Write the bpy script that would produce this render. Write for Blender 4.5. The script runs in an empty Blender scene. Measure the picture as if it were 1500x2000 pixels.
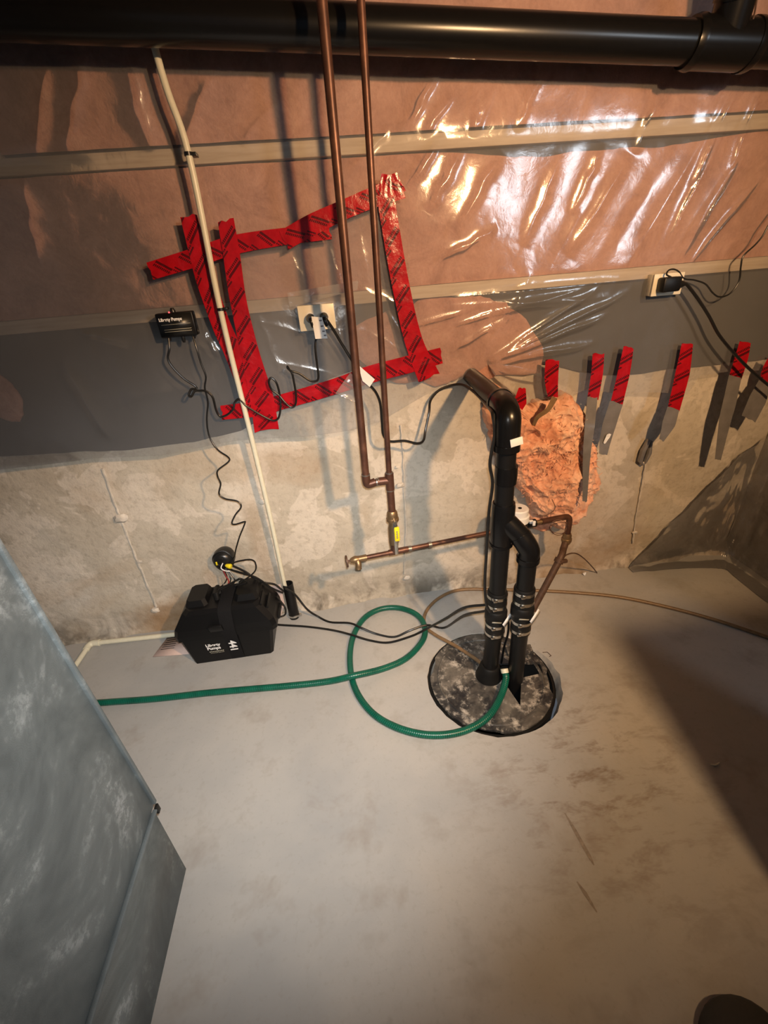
import bpy, bmesh, math, random
import numpy as np
from mathutils import Vector, Matrix, noise as pnoise

random.seed(7); RNG = np.random.default_rng(11)
SC = bpy.context.scene
COL = SC.collection

# ------------------------------------------------------------------ camera
FPX = 850.0                                   # focal length in pixels of a 1500 x 2000 frame
PITCH, ROLL, YAW = (math.radians(a) for a in (29.2, -4.68, 4.87))
CAM = np.array([0.0, -1.6, 1.3584])           # the concrete wall is the plane y = 0, the floor z = 0
_f = np.array([math.sin(YAW)*math.cos(PITCH), math.cos(YAW)*math.cos(PITCH), -math.sin(PITCH)])
_r0 = np.array([math.cos(YAW), -math.sin(YAW), 0.0]); _u0 = np.cross(_r0, _f)
_r = math.cos(ROLL)*_r0 + math.sin(ROLL)*_u0
_u = -math.sin(ROLL)*_r0 + math.cos(ROLL)*_u0
cam = bpy.data.cameras.new('camera'); camo = bpy.data.objects.new('camera', cam); COL.objects.link(camo)
m = Matrix.Identity(4)
for i in range(3):
    m[i][0], m[i][1], m[i][2], m[i][3] = _r[i], _u[i], -_f[i], CAM[i]
camo.matrix_world = m
cam.sensor_fit = 'HORIZONTAL'; cam.sensor_width = 36.0; cam.lens = FPX/1500*36
cam.clip_start = 0.02; cam.clip_end = 50
SC.camera = camo

# ------------------------------------------------------------------ light
SC.view_settings.view_transform = 'Standard'
SC.view_settings.look = 'None'
SC.view_settings.gamma = 1.0
SC.view_settings.use_curve_mapping = False
SC.view_settings.exposure = 0.0
world = bpy.data.worlds.new('world'); SC.world = world; world.use_nodes = True
bg = world.node_tree.nodes['Background']
bg.inputs[0].default_value = (0.78, 0.86, 1.0, 1); bg.inputs[1].default_value = 0.10
BULB = Vector((0.84, -1.86, 1.90))
BULB_POWER = 172.0
BULB_COLOR = (1.0, 0.60, 0.29)
# daylight from a basement window across the room, behind and to the right of the camera
wl = bpy.data.lights.new('far_window_light', 'AREA'); wl.shape = 'RECTANGLE'; wl.size = 0.55; wl.size_y = 0.75
wl.energy = 44; wl.color = (0.80, 0.90, 1.0)
wlo = bpy.data.objects.new('far_window_light', wl); COL.objects.link(wlo)
wlo.location = (3.7, -5.4, 2.0)
wlo.rotation_euler = (Vector((0.2, -0.4, 0.7)) - Vector(wlo.location)).to_track_quat('-Z', 'Y').to_euler()

# the phone's own flash beside the lens: a cool beam that is narrower than the wide lens
fl = bpy.data.lights.new('phone_flash', 'SPOT'); fl.energy = 108; fl.color = (0.98, 0.965, 0.93)
fl.spot_size = math.radians(82); fl.spot_blend = 1.0; fl.shadow_soft_size = 0.012
flo = bpy.data.objects.new('phone_flash', fl); COL.objects.link(flo)
flo.location = Vector(CAM) + Vector(_r)*0.012 + Vector(_u)*0.03
flo.rotation_euler = Vector(_r*(570-750)/FPX - _u*(1230-1000)/FPX + _f).to_track_quat('-Z', 'Y').to_euler()
cy = SC.cycles
cy.use_light_tree = False
cy.max_bounces = 5; cy.diffuse_bounces = 2; cy.glossy_bounces = 2; cy.transmission_bounces = 3; cy.transparent_max_bounces = 10
cy.caustics_reflective = False; cy.caustics_refractive = False

# ------------------------------------------------------------------ helpers
def ray(px, py): return _r*(px-750)/FPX - _u*(py-1000)/FPX + _f
def W(px, py, d=0.0):                          # the point a distance d in front of the concrete wall
    r = ray(px, py); return Vector(CAM + r*((-d)-CAM[1])/r[1])
def F(px, py, z=0.0):                          # the point at height z above the floor
    r = ray(px, py); return Vector(CAM + r*(z-CAM[2])/r[2])

ORIG = {}
def thing(name, label, cat, loc, group=None):
    o = bpy.data.objects.new(name, None); COL.objects.link(o); o.location = loc
    o.empty_display_size = 0.05
    o['label'] = label; o['category'] = cat
    if group: o['group'] = group
    ORIG[o.name] = Vector(loc)
    return o
def tag(o, label, cat, group=None):
    o['label'] = label; o['category'] = cat
    if group: o['group'] = group
    return o
def struct(o, label=None):
    o['kind'] = 'structure'
    if label: o['label'] = label
    return o

def frames(pts):
    P = [Vector(p) for p in pts]; n = len(P); T = []
    for i in range(n):
        t = P[min(i+1, n-1)] - P[max(i-1, 0)]
        T.append(t.normalized() if t.length > 1e-9 else Vector((0, 0, 1)))
    a = Vector((0, 0, 1)) if abs(T[0].z) < 0.9 else Vector((1, 0, 0))
    N = (a - T[0]*a.dot(T[0])).normalized(); out = []
    for i in range(n):
        N = (N - T[i]*N.dot(T[i]))
        N = N.normalized() if N.length > 1e-6 else T[i].orthogonal().normalized()
        out.append((P[i], N.copy(), T[i].cross(N)))
    return out
def smooth(pts, k=6):
    P = [Vector(p) for p in pts]
    if len(P) < 3: return P
    Q = [P[0]*2-P[1]] + P + [P[-1]*2-P[-2]]; out = []
    for i in range(1, len(Q)-2):
        p0, p1, p2, p3 = Q[i-1:i+3]
        for j in range(k):
            t = j/k
            out.append(0.5*((2*p1)+(p2-p0)*t+(2*p0-5*p1+4*p2-p3)*t*t+(3*p1-p0-3*p2+p3)*t**3))
    out.append(P[-1]); return out

class MB:
    def __init__(s): s.v = []; s.f = []; s.uv = None
    def tube(s, pts, r, n=12, cap=True):
        fr = frames(pts); b = len(s.v); k = len(fr)
        rr = r if isinstance(r, (list, tuple)) else [r]*k
        for (p, a, c), q in zip(fr, rr):
            for j in range(n):
                w = 2*math.pi*j/n; s.v.append(p + a*(q*math.cos(w)) + c*(q*math.sin(w)))
        for i in range(k-1):
            for j in range(n):
                s.f.append((b+i*n+j, b+i*n+(j+1) % n, b+(i+1)*n+(j+1) % n, b+(i+1)*n+j))
        if cap:
            s.f.append(tuple(b+j for j in range(n))[::-1]); s.f.append(tuple(b+(k-1)*n+j for j in range(n)))
        return s
    def lathe(s, p, q, prof, n=20, cap=True):   # prof: (fraction along p->q, radius)
        p = Vector(p); q = Vector(q); t = (q-p).normalized()
        a = t.orthogonal().normalized(); c = t.cross(a); b = len(s.v)
        for fr, r in prof:
            o = p + (q-p)*fr
            for j in range(n):
                w = 2*math.pi*j/n; s.v.append(o + a*(r*math.cos(w)) + c*(r*math.sin(w)))
        k = len(prof)
        for i in range(k-1):
            for j in range(n):
                s.f.append((b+i*n+j, b+i*n+(j+1) % n, b+(i+1)*n+(j+1) % n, b+(i+1)*n+j))
        if cap:
            s.f.append(tuple(b+j for j in range(n))[::-1]); s.f.append(tuple(b+(k-1)*n+j for j in range(n)))
        return s
    def box(s, c, d, bev=0.0, rot=None, seg=2):
        bm = bmesh.new(); bmesh.ops.create_cube(bm, size=1.0)
        bmesh.ops.scale(bm, vec=d, verts=bm.verts)
        if bev: bmesh.ops.bevel(bm, geom=list(bm.edges), offset=bev, segments=seg, affect='EDGES', profile=0.5)
        M = Matrix.Translation(Vector(c)) @ (rot.to_4x4() if rot else Matrix.Identity(4))
        b = len(s.v); bm.verts.index_update()
        for v in bm.verts: s.v.append(M @ v.co)
        for f in bm.faces: s.f.append(tuple(b+v.index for v in f.verts))
        bm.free(); return s
    def prism(s, poly, y0, y1, axis='y'):        # polygon (x,z) extruded along y, or (x,y) along z
        b = len(s.v); n = len(poly)
        for yy in (y0, y1):
            for a, c in poly: s.v.append(Vector((a, yy, c)) if axis == 'y' else Vector((a, c, yy)))
        s.f.append(tuple(range(b, b+n))); s.f.append(tuple(range(b+2*n-1, b+n-1, -1)))
        for i in range(n): s.f.append((b+i, b+n+i, b+n+(i+1) % n, b+(i+1) % n))
        return s
    def loft(s, rings, cap=True):
        b = len(s.v); n = len(rings[0])
        for r in rings: s.v += [Vector(p) for p in r]
        for i in range(len(rings)-1):
            for j in range(n): s.f.append((b+i*n+j, b+i*n+(j+1) % n, b+(i+1)*n+(j+1) % n, b+(i+1)*n+j))
        if cap:
            s.f.append(tuple(b+j for j in range(n))[::-1]); s.f.append(tuple(b+(len(rings)-1)*n+j for j in range(n)))
        return s
    def build(s, name, mat, parent=None, flat=False, label=None):
        me = bpy.data.meshes.new(name)
        off = Vector((0, 0, 0))
        if parent is not None: off = ORIG[parent.name]
        me.from_pydata([tuple(Vector(v)-off) for v in s.v], [], s.f)
        if s.uv is not None:
            ul = me.uv_layers.new(name='UVMap')
            for lp in me.loops: ul.data[lp.index].uv = s.uv[lp.vertex_index]
        me.materials.append(mat)
        bm = bmesh.new(); bm.from_mesh(me); bmesh.ops.recalc_face_normals(bm, faces=bm.faces)
        for e in bm.edges:
            if len(e.link_faces) == 2 and e.calc_face_angle(0) > math.radians(38): e.smooth = False
        bm.to_mesh(me); bm.free()
        for p in me.polygons: p.use_smooth = not flat
        o = bpy.data.objects.new(name, me); COL.objects.link(o)
        if parent is not None: o.parent = parent
        ORIG[o.name] = off if parent is not None else Vector((0, 0, 0))
        if label: o['label'] = label
        return o

def grid_mesh(name, X, Y, Z, mat, uv=False):
    n, k = X.shape
    V = np.stack([X, Y, Z], -1).reshape(-1, 3)
    idx = np.arange(n*k).reshape(n, k)
    Fq = np.stack([idx[:-1, :-1], idx[:-1, 1:], idx[1:, 1:], idx[1:, :-1]], -1).reshape(-1, 4)
    me = bpy.data.meshes.new(name)
    me.vertices.add(len(V)); me.vertices.foreach_set('co', V.astype(np.float32).ravel())
    me.loops.add(Fq.size); me.loops.foreach_set('vertex_index', Fq.astype(np.int32).ravel())
    me.polygons.add(len(Fq)); me.polygons.foreach_set('loop_start', np.arange(0, Fq.size, 4, dtype=np.int32))
    me.polygons.foreach_set('loop_total', np.full(len(Fq), 4, dtype=np.int32))
    me.update(); me.validate()
    me.materials.append(mat)
    me.polygons.foreach_set('use_smooth', np.ones(len(me.polygons), dtype=bool))
    o = bpy.data.objects.new(name, me); COL.objects.link(o)
    ORIG[o.name] = Vector((0, 0, 0))
    return o

_TAB = RNG.random((256, 256))
def vnoise(x, y):                               # smooth value noise, -1..1
    xi = np.floor(x).astype(int); yi = np.floor(y).astype(int); fx = x-xi; fy = y-yi
    fx = fx*fx*fx*(fx*(fx*6-15)+10); fy = fy*fy*fy*(fy*(fy*6-15)+10)
    g = lambda a, b: _TAB[a % 256, b % 256]
    return 2*((g(xi, yi)*(1-fx)+g(xi+1, yi)*fx)*(1-fy)+(g(xi, yi+1)*(1-fx)+g(xi+1, yi+1)*fx)*fy)-1
def fbm(x, y, o=4):
    s = 0; a = 1
    for i in range(o): s = s + a*vnoise(x*2**i+17.3*i, y*2**i+5.1*i); a *= 0.5
    return s

# ------------------------------------------------------------------ materials
class NT:
    def __init__(s, name):
        s.m = bpy.data.materials.new(name); s.m.use_nodes = True; s.t = s.m.node_tree
        s.b = s.t.nodes['Principled BSDF']; s.out = s.t.nodes['Material Output']
    def n(s, typ, **kw):
        nd = s.t.nodes.new(typ)
        for k, v in kw.items():
            if k in nd.inputs.keys(): nd.inputs[k].default_value = v
            else: setattr(nd, k, v)
        return nd
    def l(s, a, b): s.t.links.new(a, b)
    def coord(s): return s.n('ShaderNodeTexCoord').outputs['Object']
    def noise(s, scale, detail=6, rough=0.6, vec=None, dist=0.0):
        nd = s.n('ShaderNodeTexNoise', Scale=scale, Detail=min(4.0, detail), Roughness=rough, Distortion=dist)
        s.l(vec or s.coord(), nd.inputs['Vector']); return nd.outputs['Fac']
    def ramp(s, fac, stops):
        nd = s.n('ShaderNodeValToRGB'); e = nd.color_ramp.elements
        while len(e) < len(stops): e.new(0.5)
        for el, (p, c) in zip(e, stops): el.position = p; el.color = (*c, 1) if len(c) == 3 else c
        s.l(fac, nd.inputs[0]); return nd.outputs[0]
    def mix(s, fac, a, b, blend='MIX'):
        nd = s.n('ShaderNodeMix', data_type='RGBA', blend_type=blend)
        for v, i in ((fac, 0), (a, 6), (b, 7)):
            if hasattr(v, 'links'): s.l(v, nd.inputs[i])
            elif i == 0: nd.inputs[0].default_value = v
            else: nd.inputs[i].default_value = (*v, 1)
        return nd.outputs[2]
    def math(s, op, a, b=None, c=None, clamp=False):
        nd = s.n('ShaderNodeMath', operation=op, use_clamp=clamp)
        for i, v in enumerate((a, b, c)):
            if v is None: continue
            if hasattr(v, 'links'): s.l(v, nd.inputs[i])
            else: nd.inputs[i].default_value = v
        return nd.outputs[0]
    def bump(s, h, strength=0.3, dist=0.01):
        nd = s.n('ShaderNodeBump', Strength=strength, Distance=dist); s.l(h, nd.inputs['Height'])
        s.l(nd.outputs[0], s.b.inputs['Normal']); return nd.outputs[0]
    def col(s, c):
        if hasattr(c, 'links'): s.l(c, s.b.inputs['Base Color'])
        else: s.b.inputs['Base Color'].default_value = (*c, 1)
    def set(s, **kw):
        for k, v in kw.items(): s.b.inputs[k.replace('_', ' ')].default_value = v

def simple(name, c, rough=0.5, metal=0.0, var=0.12, scale=60, bump=0.05, spec=0.5):
    t = NT(name); n = t.noise(scale)
    t.col(t.ramp(n, [(0.25, tuple(x*(1-var) for x in c)), (0.75, tuple(min(1, x*(1+var)) for x in c))]))
    t.set(Roughness=rough, Metallic=metal); t.b.inputs['Specular IOR Level'].default_value = spec
    if bump: t.bump(n, bump, 0.002)
    return t.m

def concrete():
    t = NT('concrete_wall'); co = t.coord()
    n1 = t.noise(2.2, 8, 0.62); n2 = t.noise(38, 6, 0.7); n3 = t.noise(4.2, 7, 0.6, dist=0.5)
    base = t.ramp(n1, [(0.3, (0.42, 0.365, 0.29)), (0.52, (0.54, 0.485, 0.40)), (0.72, (0.62, 0.575, 0.505))])
    base = t.mix(t.ramp(n3, [(0.515, (0, 0, 0)), (0.535, (0.6, 0.6, 0.6))]), base, (0.70, 0.63, 0.54))
    base = t.mix(t.ramp(n2, [(0.33, (0.35, 0.35, 0.35)), (0.5, (0, 0, 0))]), base, (0.27, 0.225, 0.17))
    # damp dirt that has crept up from the floor joint, rust coloured patches
    sep = t.n('ShaderNodeSeparateXYZ'); t.l(co, sep.inputs[0])
    lo = t.math('SUBTRACT', 0.16, sep.outputs[2]); lo = t.math('MULTIPLY', lo, 7.0, clamp=True)
    ds = t.math('MULTIPLY', lo, t.ramp(t.noise(5.5, 7, 0.68, dist=0.4), [(0.42, (0, 0, 0)), (0.60, (0.85, 0.85, 0.85))]))
    base = t.mix(ds, base, (0.10, 0.085, 0.065))
    rs = t.ramp(t.noise(1.7, 5, 0.55, dist=0.8), [(0.55, (0, 0, 0)), (0.70, (0.55, 0.55, 0.55))])
    base = t.mix(rs, base, (0.36, 0.235, 0.12))
    nzs = t.noise(6, 5, 0.6)
    for (sx_, sz_, rx_, rz_, k_) in ((-0.86, 0.05, 0.20, 0.14, 0.75), (-0.22, 0.72, 0.16, 0.10, 0.45), (-0.40, 0.42, 0.05, 0.30, 0.35), (-0.62, 0.24, 0.06, 0.10, 0.35), (0.95, 0.20, 0.5, 0.35, 0.3)):
        ax = t.math('DIVIDE', t.math('SUBTRACT', sep.outputs[0], sx_), rx_); az = t.math('DIVIDE', t.math('SUBTRACT', sep.outputs[2], sz_), rz_)
        q_ = t.math('ADD', t.math('ADD', t.math('MULTIPLY', ax, ax), t.math('MULTIPLY', az, az)), t.math('MULTIPLY', t.math('SUBTRACT', nzs, 0.5), 2.2))
        base = t.mix(t.math('MULTIPLY', t.math('SUBTRACT', 1.0, q_, clamp=True), k_), base, (0.30, 0.175, 0.075))
    t.col(base); t.set(Roughness=0.88)
    h = t.math('ADD', t.math('MULTIPLY', t.noise(14, 8, 0.65), 1.0), t.math('MULTIPLY', n2, 0.35))
    t.bump(h, 0.55, 0.012); return t.m
def floor_mat():
    t = NT('painted_floor'); co = t.coord()
    n1 = t.noise(1.6, 7, 0.6, dist=0.3); n2 = t.noise(6.0, 7, 0.7, dist=0.15); n3 = t.noise(70, 4, 0.6)
    base = t.ramp(n1, [(0.32, (0.36, 0.365, 0.365)), (0.5, (0.43, 0.425, 0.41)), (0.68, (0.47, 0.45, 0.415))])
    dirt = t.ramp(n2, [(0.54, (0, 0, 0)), (0.72, (0.5, 0.5, 0.5))])
    base = t.mix(dirt, base, (0.27, 0.235, 0.20))
    # scuffed dirty patch between the sump and the right corner
    mp = t.n('ShaderNodeMapping', Location=(-0.62, 0.92, 0)); t.l(co, mp.inputs[0])
    sc = t.n('ShaderNodeVectorMath', operation='LENGTH'); t.l(mp.outputs[0], sc.inputs[0])
    reg = t.math('SUBTRACT', 1.0, t.math('DIVIDE', sc.outputs['Value'], 0.5), clamp=True)
    md = t.n('ShaderNodeMapping', Rotation=(0, 0, 1.15), Scale=(1.0, 2.4, 1)); t.l(co, md.inputs[0])
    d2 = t.ramp(t.noise(7, 6, 0.75, vec=md.outputs[0], dist=0.25), [(0.50, (0, 0, 0)), (0.66, (1, 1, 1))])
    base = t.mix(t.math('MULTIPLY', t.math('MULTIPLY', reg, d2), 1.2, clamp=True), base, (0.24, 0.205, 0.175))
    base = t.mix(t.ramp(n3, [(0.3, (0.25, 0.25, 0.25)), (0.45, (0, 0, 0))]), base, (0.3, 0.28, 0.25))
    t.col(base)
    t.l(t.ramp(n2, [(0.3, (0.42,)*3), (0.7, (0.7,)*3)]), t.b.inputs['Roughness'])
    t.bump(t.noise(22, 8, 0.65), 0.18, 0.008); return t.m
def poly(name, clear, haze=(0.72, 0.72, 0.74), bumps=0.25, rough=0.09):
    t = NT(name)
    nz = t.n('ShaderNodeTexNoise', Scale=28.0, Detail=5.0, Roughness=0.6, Distortion=0.6); t.l(t.coord(), nz.inputs['Vector'])
    bp = t.n('ShaderNodeBump', Strength=bumps, Distance=0.006); t.l(nz.outputs['Fac'], bp.inputs['Height'])
    tr = t.n('ShaderNodeBsdfTransparent'); tr.inputs[0].default_value = (0.97, 0.97, 0.97, 1)
    df = t.n('ShaderNodeBsdfDiffuse'); df.inputs[0].default_value = (*haze, 1)
    tl = t.n('ShaderNodeBsdfTranslucent'); tl.inputs[0].default_value = (*haze, 1)
    gl = t.n('ShaderNodeBsdfGlossy'); gl.inputs['Roughness'].default_value = rough; gl.inputs[0].default_value = (1, 1, 1, 1)
    for s_ in (df, gl): t.l(bp.outputs[0], s_.inputs['Normal'])
    m0 = t.n('ShaderNodeMixShader'); m0.inputs[0].default_value = 0.35; t.l(df.outputs[0], m0.inputs[1]); t.l(tl.outputs[0], m0.inputs[2])
    m1 = t.n('ShaderNodeMixShader'); m1.inputs[0].default_value = clear; t.l(m0.outputs[0], m1.inputs[1]); t.l(tr.outputs[0], m1.inputs[2])
    fr = t.n('ShaderNodeFresnel'); fr.inputs['IOR'].default_value = 1.62; t.l(bp.outputs[0], fr.inputs['Normal'])
    fm = t.math('MULTIPLY', fr.outputs[0], 0.85, clamp=True)
    m2 = t.n('ShaderNodeMixShader'); t.l(fm, m2.inputs[0]); t.l(m1.outputs[0], m2.inputs[1]); t.l(gl.outputs[0], m2.inputs[2])
    t.l(m2.outputs[0], t.out.inputs['Surface']); t.t.nodes.remove(t.b); return t.m
def fibre(name, lo, mid, hi):
    t = NT(name); n1 = t.noise(9, 8, 0.7, dist=0.7); n2 = t.noise(90, 5, 0.7)
    c = t.ramp(n1, [(0.3, lo), (0.5, mid), (0.7, hi)])
    c = t.mix(0.25, c, t.ramp(n2, [(0.3, lo), (0.7, hi)])); t.col(c)
    t.set(Roughness=1.0); t.b.inputs['Specular IOR Level'].default_value = 0.05
    t.b.inputs['Sheen Weight'].default_value = 0.15
    t.bump(t.math('ADD', n1, t.math('MULTIPLY', n2, 0.5)), 0.6, 0.01); return t.m
def galvanized():
    t = NT('galvanized_steel'); co = t.coord()
    v = t.n('ShaderNodeTexVoronoi', Scale=55.0); t.l(co, v.inputs['Vector'])
    n1 = t.noise(4.5, 7, 0.7, dist=0.6); n2 = t.noise(38, 8, 0.75)
    c = t.ramp(n1, [(0.35, (0.15, 0.183, 0.20)), (0.55, (0.23, 0.275, 0.295)), (0.75, (0.32, 0.375, 0.40))])
    c = t.mix(0.16, c, t.ramp(t.math('FRACT', t.math('MULTIPLY', v.outputs['Distance'], 7.3)), [(0, (.3,)*3), (1, (.7,)*3)]), 'OVERLAY')
    fl = t.math('MULTIPLY', t.ramp(n1, [(0.47, (0, 0, 0)), (0.62, (1, 1, 1))]), t.ramp(n2, [(0.47, (0, 0, 0)), (0.60, (1, 1, 1))]))
    c = t.mix(t.math('MULTIPLY', fl, 0.85), c, (0.55, 0.62, 0.67)); t.col(c)
    t.set(Metallic=0.45, Roughness=0.5); t.bump(n2, 0.12, 0.003); return t.m
def tape_mat():
    t = NT('red_printed_tape'); uv = t.n('ShaderNodeUVMap'); sp = t.n('ShaderNodeSeparateXYZ'); t.l(uv.outputs[0], sp.inputs[0])
    def block(off, vo, ang, hw, hh):
        u = t.math('FRACT', t.math('DIVIDE', t.math('ADD', sp.outputs[0], off), 0.078))
        x = t.math('MULTIPLY', t.math('SUBTRACT', u, 0.5), 0.078); y = t.math('SUBTRACT', sp.outputs[1], vo)
        ca, sa = math.cos(ang), math.sin(ang)
        a = t.math('ADD', t.math('MULTIPLY', x, ca), t.math('MULTIPLY', y, sa))
        b = t.math('SUBTRACT', t.math('MULTIPLY', y, ca), t.math('MULTIPLY', x, sa))
        ia = t.math('LESS_THAN', t.math('ABSOLUTE', a), hw); ib = t.math('LESS_THAN', t.math('ABSOLUTE', b), hh)
        bars = t.math('GREATER_THAN', t.math('SINE', t.math('MULTIPLY', a, 1100.0)), -0.72)
        row = t.math('GREATER_THAN', t.math('ABSOLUTE', b), 0.0016)
        return t.math('MULTIPLY', t.math('MULTIPLY', ia, ib), t.math('MULTIPLY', t.math('MAXIMUM', bars, t.math('LESS_THAN', b, -0.003)), row))
    k = t.math('MAXIMUM', block(0.0, 0.0, math.radians(48), 0.029, 0.0095), block(0.039, 0.024, math.radians(48), 0.014, 0.007))
    nz = t.noise(25, 4)
    c = t.mix(t.math('MULTIPLY', k, 0.88), t.ramp(nz, [(0.3, (0.30, 0.003, 0.008)), (0.7, (0.48, 0.006, 0.013))]), (0.045, 0.004, 0.006))
    t.col(c); t.set(Roughness=0.22); t.bump(t.noise(45, 4), 0.35, 0.004); return t.m
def lid_mat():
    t = NT('dusty_black_lid'); n1 = t.noise(6, 7, 0.65, dist=0.5); n2 = t.noise(20, 8, 0.75)
    c = t.ramp(n2, [(0.40, (0.018, 0.019, 0.022)), (0.52, (0.045, 0.045, 0.045)), (0.68, (0.52, 0.48, 0.42))])
    c = t.mix(t.ramp(n1, [(0.46, (0, 0, 0)), (0.70, (0.65, 0.65, 0.65))]), c, (0.30, 0.27, 0.225))
    t.col(c); t.set(Roughness=0.42); t.bump(n2, 0.3, 0.004); return t.m
def copper_mat():
    t = NT('aged_copper'); n = t.noise(18, 6, 0.65)
    t.col(t.ramp(n, [(0.3, (0.075, 0.036, 0.026)), (0.55, (0.13, 0.060, 0.040)), (0.75, (0.21, 0.10, 0.065))]))
    t.set(Metallic=0.5, Roughness=0.42); t.bump(n, 0.08, 0.001); return t.m
def hose_mat():
    t = NT('green_hose'); n = t.noise(25, 4)
    uv = t.n('ShaderNodeUVMap'); sp = t.n('ShaderNodeSeparateXYZ'); t.l(uv.outputs[0], sp.inputs[0])
    w1 = t.math('SINE', t.math('ADD', t.math('MULTIPLY', sp.outputs[0], 900.0), t.math('MULTIPLY', sp.outputs[1], 12.566)))
    c = t.ramp(n, [(0.3, (0.0, 0.055, 0.036)), (0.7, (0.003, 0.105, 0.066))])
    c = t.mix(t.math('MULTIPLY', t.math('GREATER_THAN', w1, 0.55), 0.35), c, (0.02, 0.26, 0.16)); t.col(c)
    t.set(Roughness=0.32); t.bump(w1, 0.15, 0.001); return t.m
def wood_mat():
    t = NT('pine_strap'); co = t.coord()
    mp = t.n('ShaderNodeMapping', Scale=(1.5, 20, 20)); t.l(co, mp.inputs[0])
    n = t.noise(3, 6, 0.6, vec=mp.outputs[0])
    t.col(t.ramp(n, [(0.3, (0.48, 0.38, 0.28)), (0.7, (0.66, 0.56, 0.45))])); t.set(Roughness=0.75); t.bump(n, 0.1, 0.002); return t.m

M = dict(
    concrete=concrete(), floor=floor_mat(), galv=galvanized(), tape=tape_mat(), lid=lid_mat(), copper=copper_mat(),
    hose=hose_mat(), wood=wood_mat(),
    poly=poly('clear_poly', 0.82, bumps=0.10, rough=0.15), poly2=poly('clear_poly_patch', 0.85, bumps=0.16, rough=0.17),
    sleeve=poly('clear_sleeve', 0.70, bumps=0.3),
    pink=fibre('pink_batt', (0.34, 0.155, 0.112), (0.53, 0.275, 0.205), (0.66, 0.375, 0.29)),
    clump=fibre('peach_fibre', (0.52, 0.17, 0.085), (0.85, 0.45, 0.29), (0.95, 0.66, 0.49)),  # reddish low tone paints the shade of the crevices into the fibre
    paper=simple('grey_paper', (0.045, 0.047, 0.052), 0.85, var=0.25, scale=6),
    abs=simple('black_abs', (0.006, 0.006, 0.0065), 0.26, bump=0.02, spec=0.35),
    absm=simple('matt_black_abs', (0.0075, 0.0075, 0.008), 0.40, bump=0.03, spec=0.3),
    rubber=simple('black_rubber', (0.008, 0.008, 0.008), 0.5, bump=0.05, spec=0.3),
    steel=simple('clamp_steel', (0.62, 0.61, 0.58), 0.25, 1.0, scale=120),
    solder=simple('solder', (0.30, 0.27, 0.24), 0.4, 0.8),
    brass=simple('dull_brass', (0.26, 0.17, 0.09), 0.42, 0.7),
    cord=simple('black_cord', (0.010, 0.010, 0.010), 0.33, bump=0.02),
    cream=simple('cream_plastic', (0.72, 0.69, 0.54), 0.35, var=0.06),
    ivory=simple('ivory_plastic', (0.80, 0.75, 0.62), 0.35, var=0.04),
    white=simple('white_plastic', (0.80, 0.79, 0.77), 0.4, var=0.04),
    label=simple('white_label', (0.82, 0.82, 0.82), 0.5, var=0.03, bump=0),
    print=simple('label_print', (0.20, 0.20, 0.22), 0.6, bump=0),
    lettering=simple('white_lettering', (0.85, 0.85, 0.85), 0.6, var=0.02, bump=0),
    dimletter=simple('grey_lettering', (0.35, 0.34, 0.28), 0.6, var=0.02, bump=0),
    box=simple('black_box_plastic', (0.005, 0.005, 0.0055), 0.40, var=0.2, scale=250, bump=0.12, spec=0.3),
    strap=simple('black_webbing', (0.008, 0.008, 0.009), 0.8, scale=300, bump=0.3, spec=0.2),
    yellow=simple('yellow_vinyl', (0.80, 0.66, 0.02), 0.4, var=0.06),
    red=simple('red_wire', (0.25, 0.02, 0.02), 0.4),
    tan=simple('tan_tubing', (0.20, 0.125, 0.065), 0.35, var=0.2),
    greyt=simple('grey_film', (0.17, 0.16, 0.155), 0.3, var=0.2, scale=20),
    pinkpaper=simple('pinkish_paper', (0.62, 0.47, 0.42), 0.8, var=0.06),
    pit=simple('pit_wall', (0.012, 0.011, 0.010), 0.9),
    brown=simple('rusty_iron', (0.10, 0.055, 0.035), 0.6, 0.3, var=0.3),
    mortar=simple('mortar_lump', (0.60, 0.55, 0.48), 0.9, var=0.25, scale=30, bump=0.6),
    darkm=simple('dark_cloth', (0.03, 0.029, 0.027), 0.8, scale=200, bump=0.2),
    joist=simple('ceiling_board', (0.36, 0.27, 0.18), 0.8, var=0.2, scale=4),
    blocker_box=simple('blocker_enamel', (0.40, 0.39, 0.36), 0.4),
    scuff=simple('scuffed_paint', (0.27, 0.24, 0.21), 0.9, var=0.3, scale=90),
    led=None)
_t = NT('red_indicator'); _t.col((0.8, 0.05, 0.05)); _t.b.inputs['Emission Color'].default_value = (1, 0.1, 0.12, 1); _t.b.inputs['Emission Strength'].default_value = 1.5; M['led'] = _t.m

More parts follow.
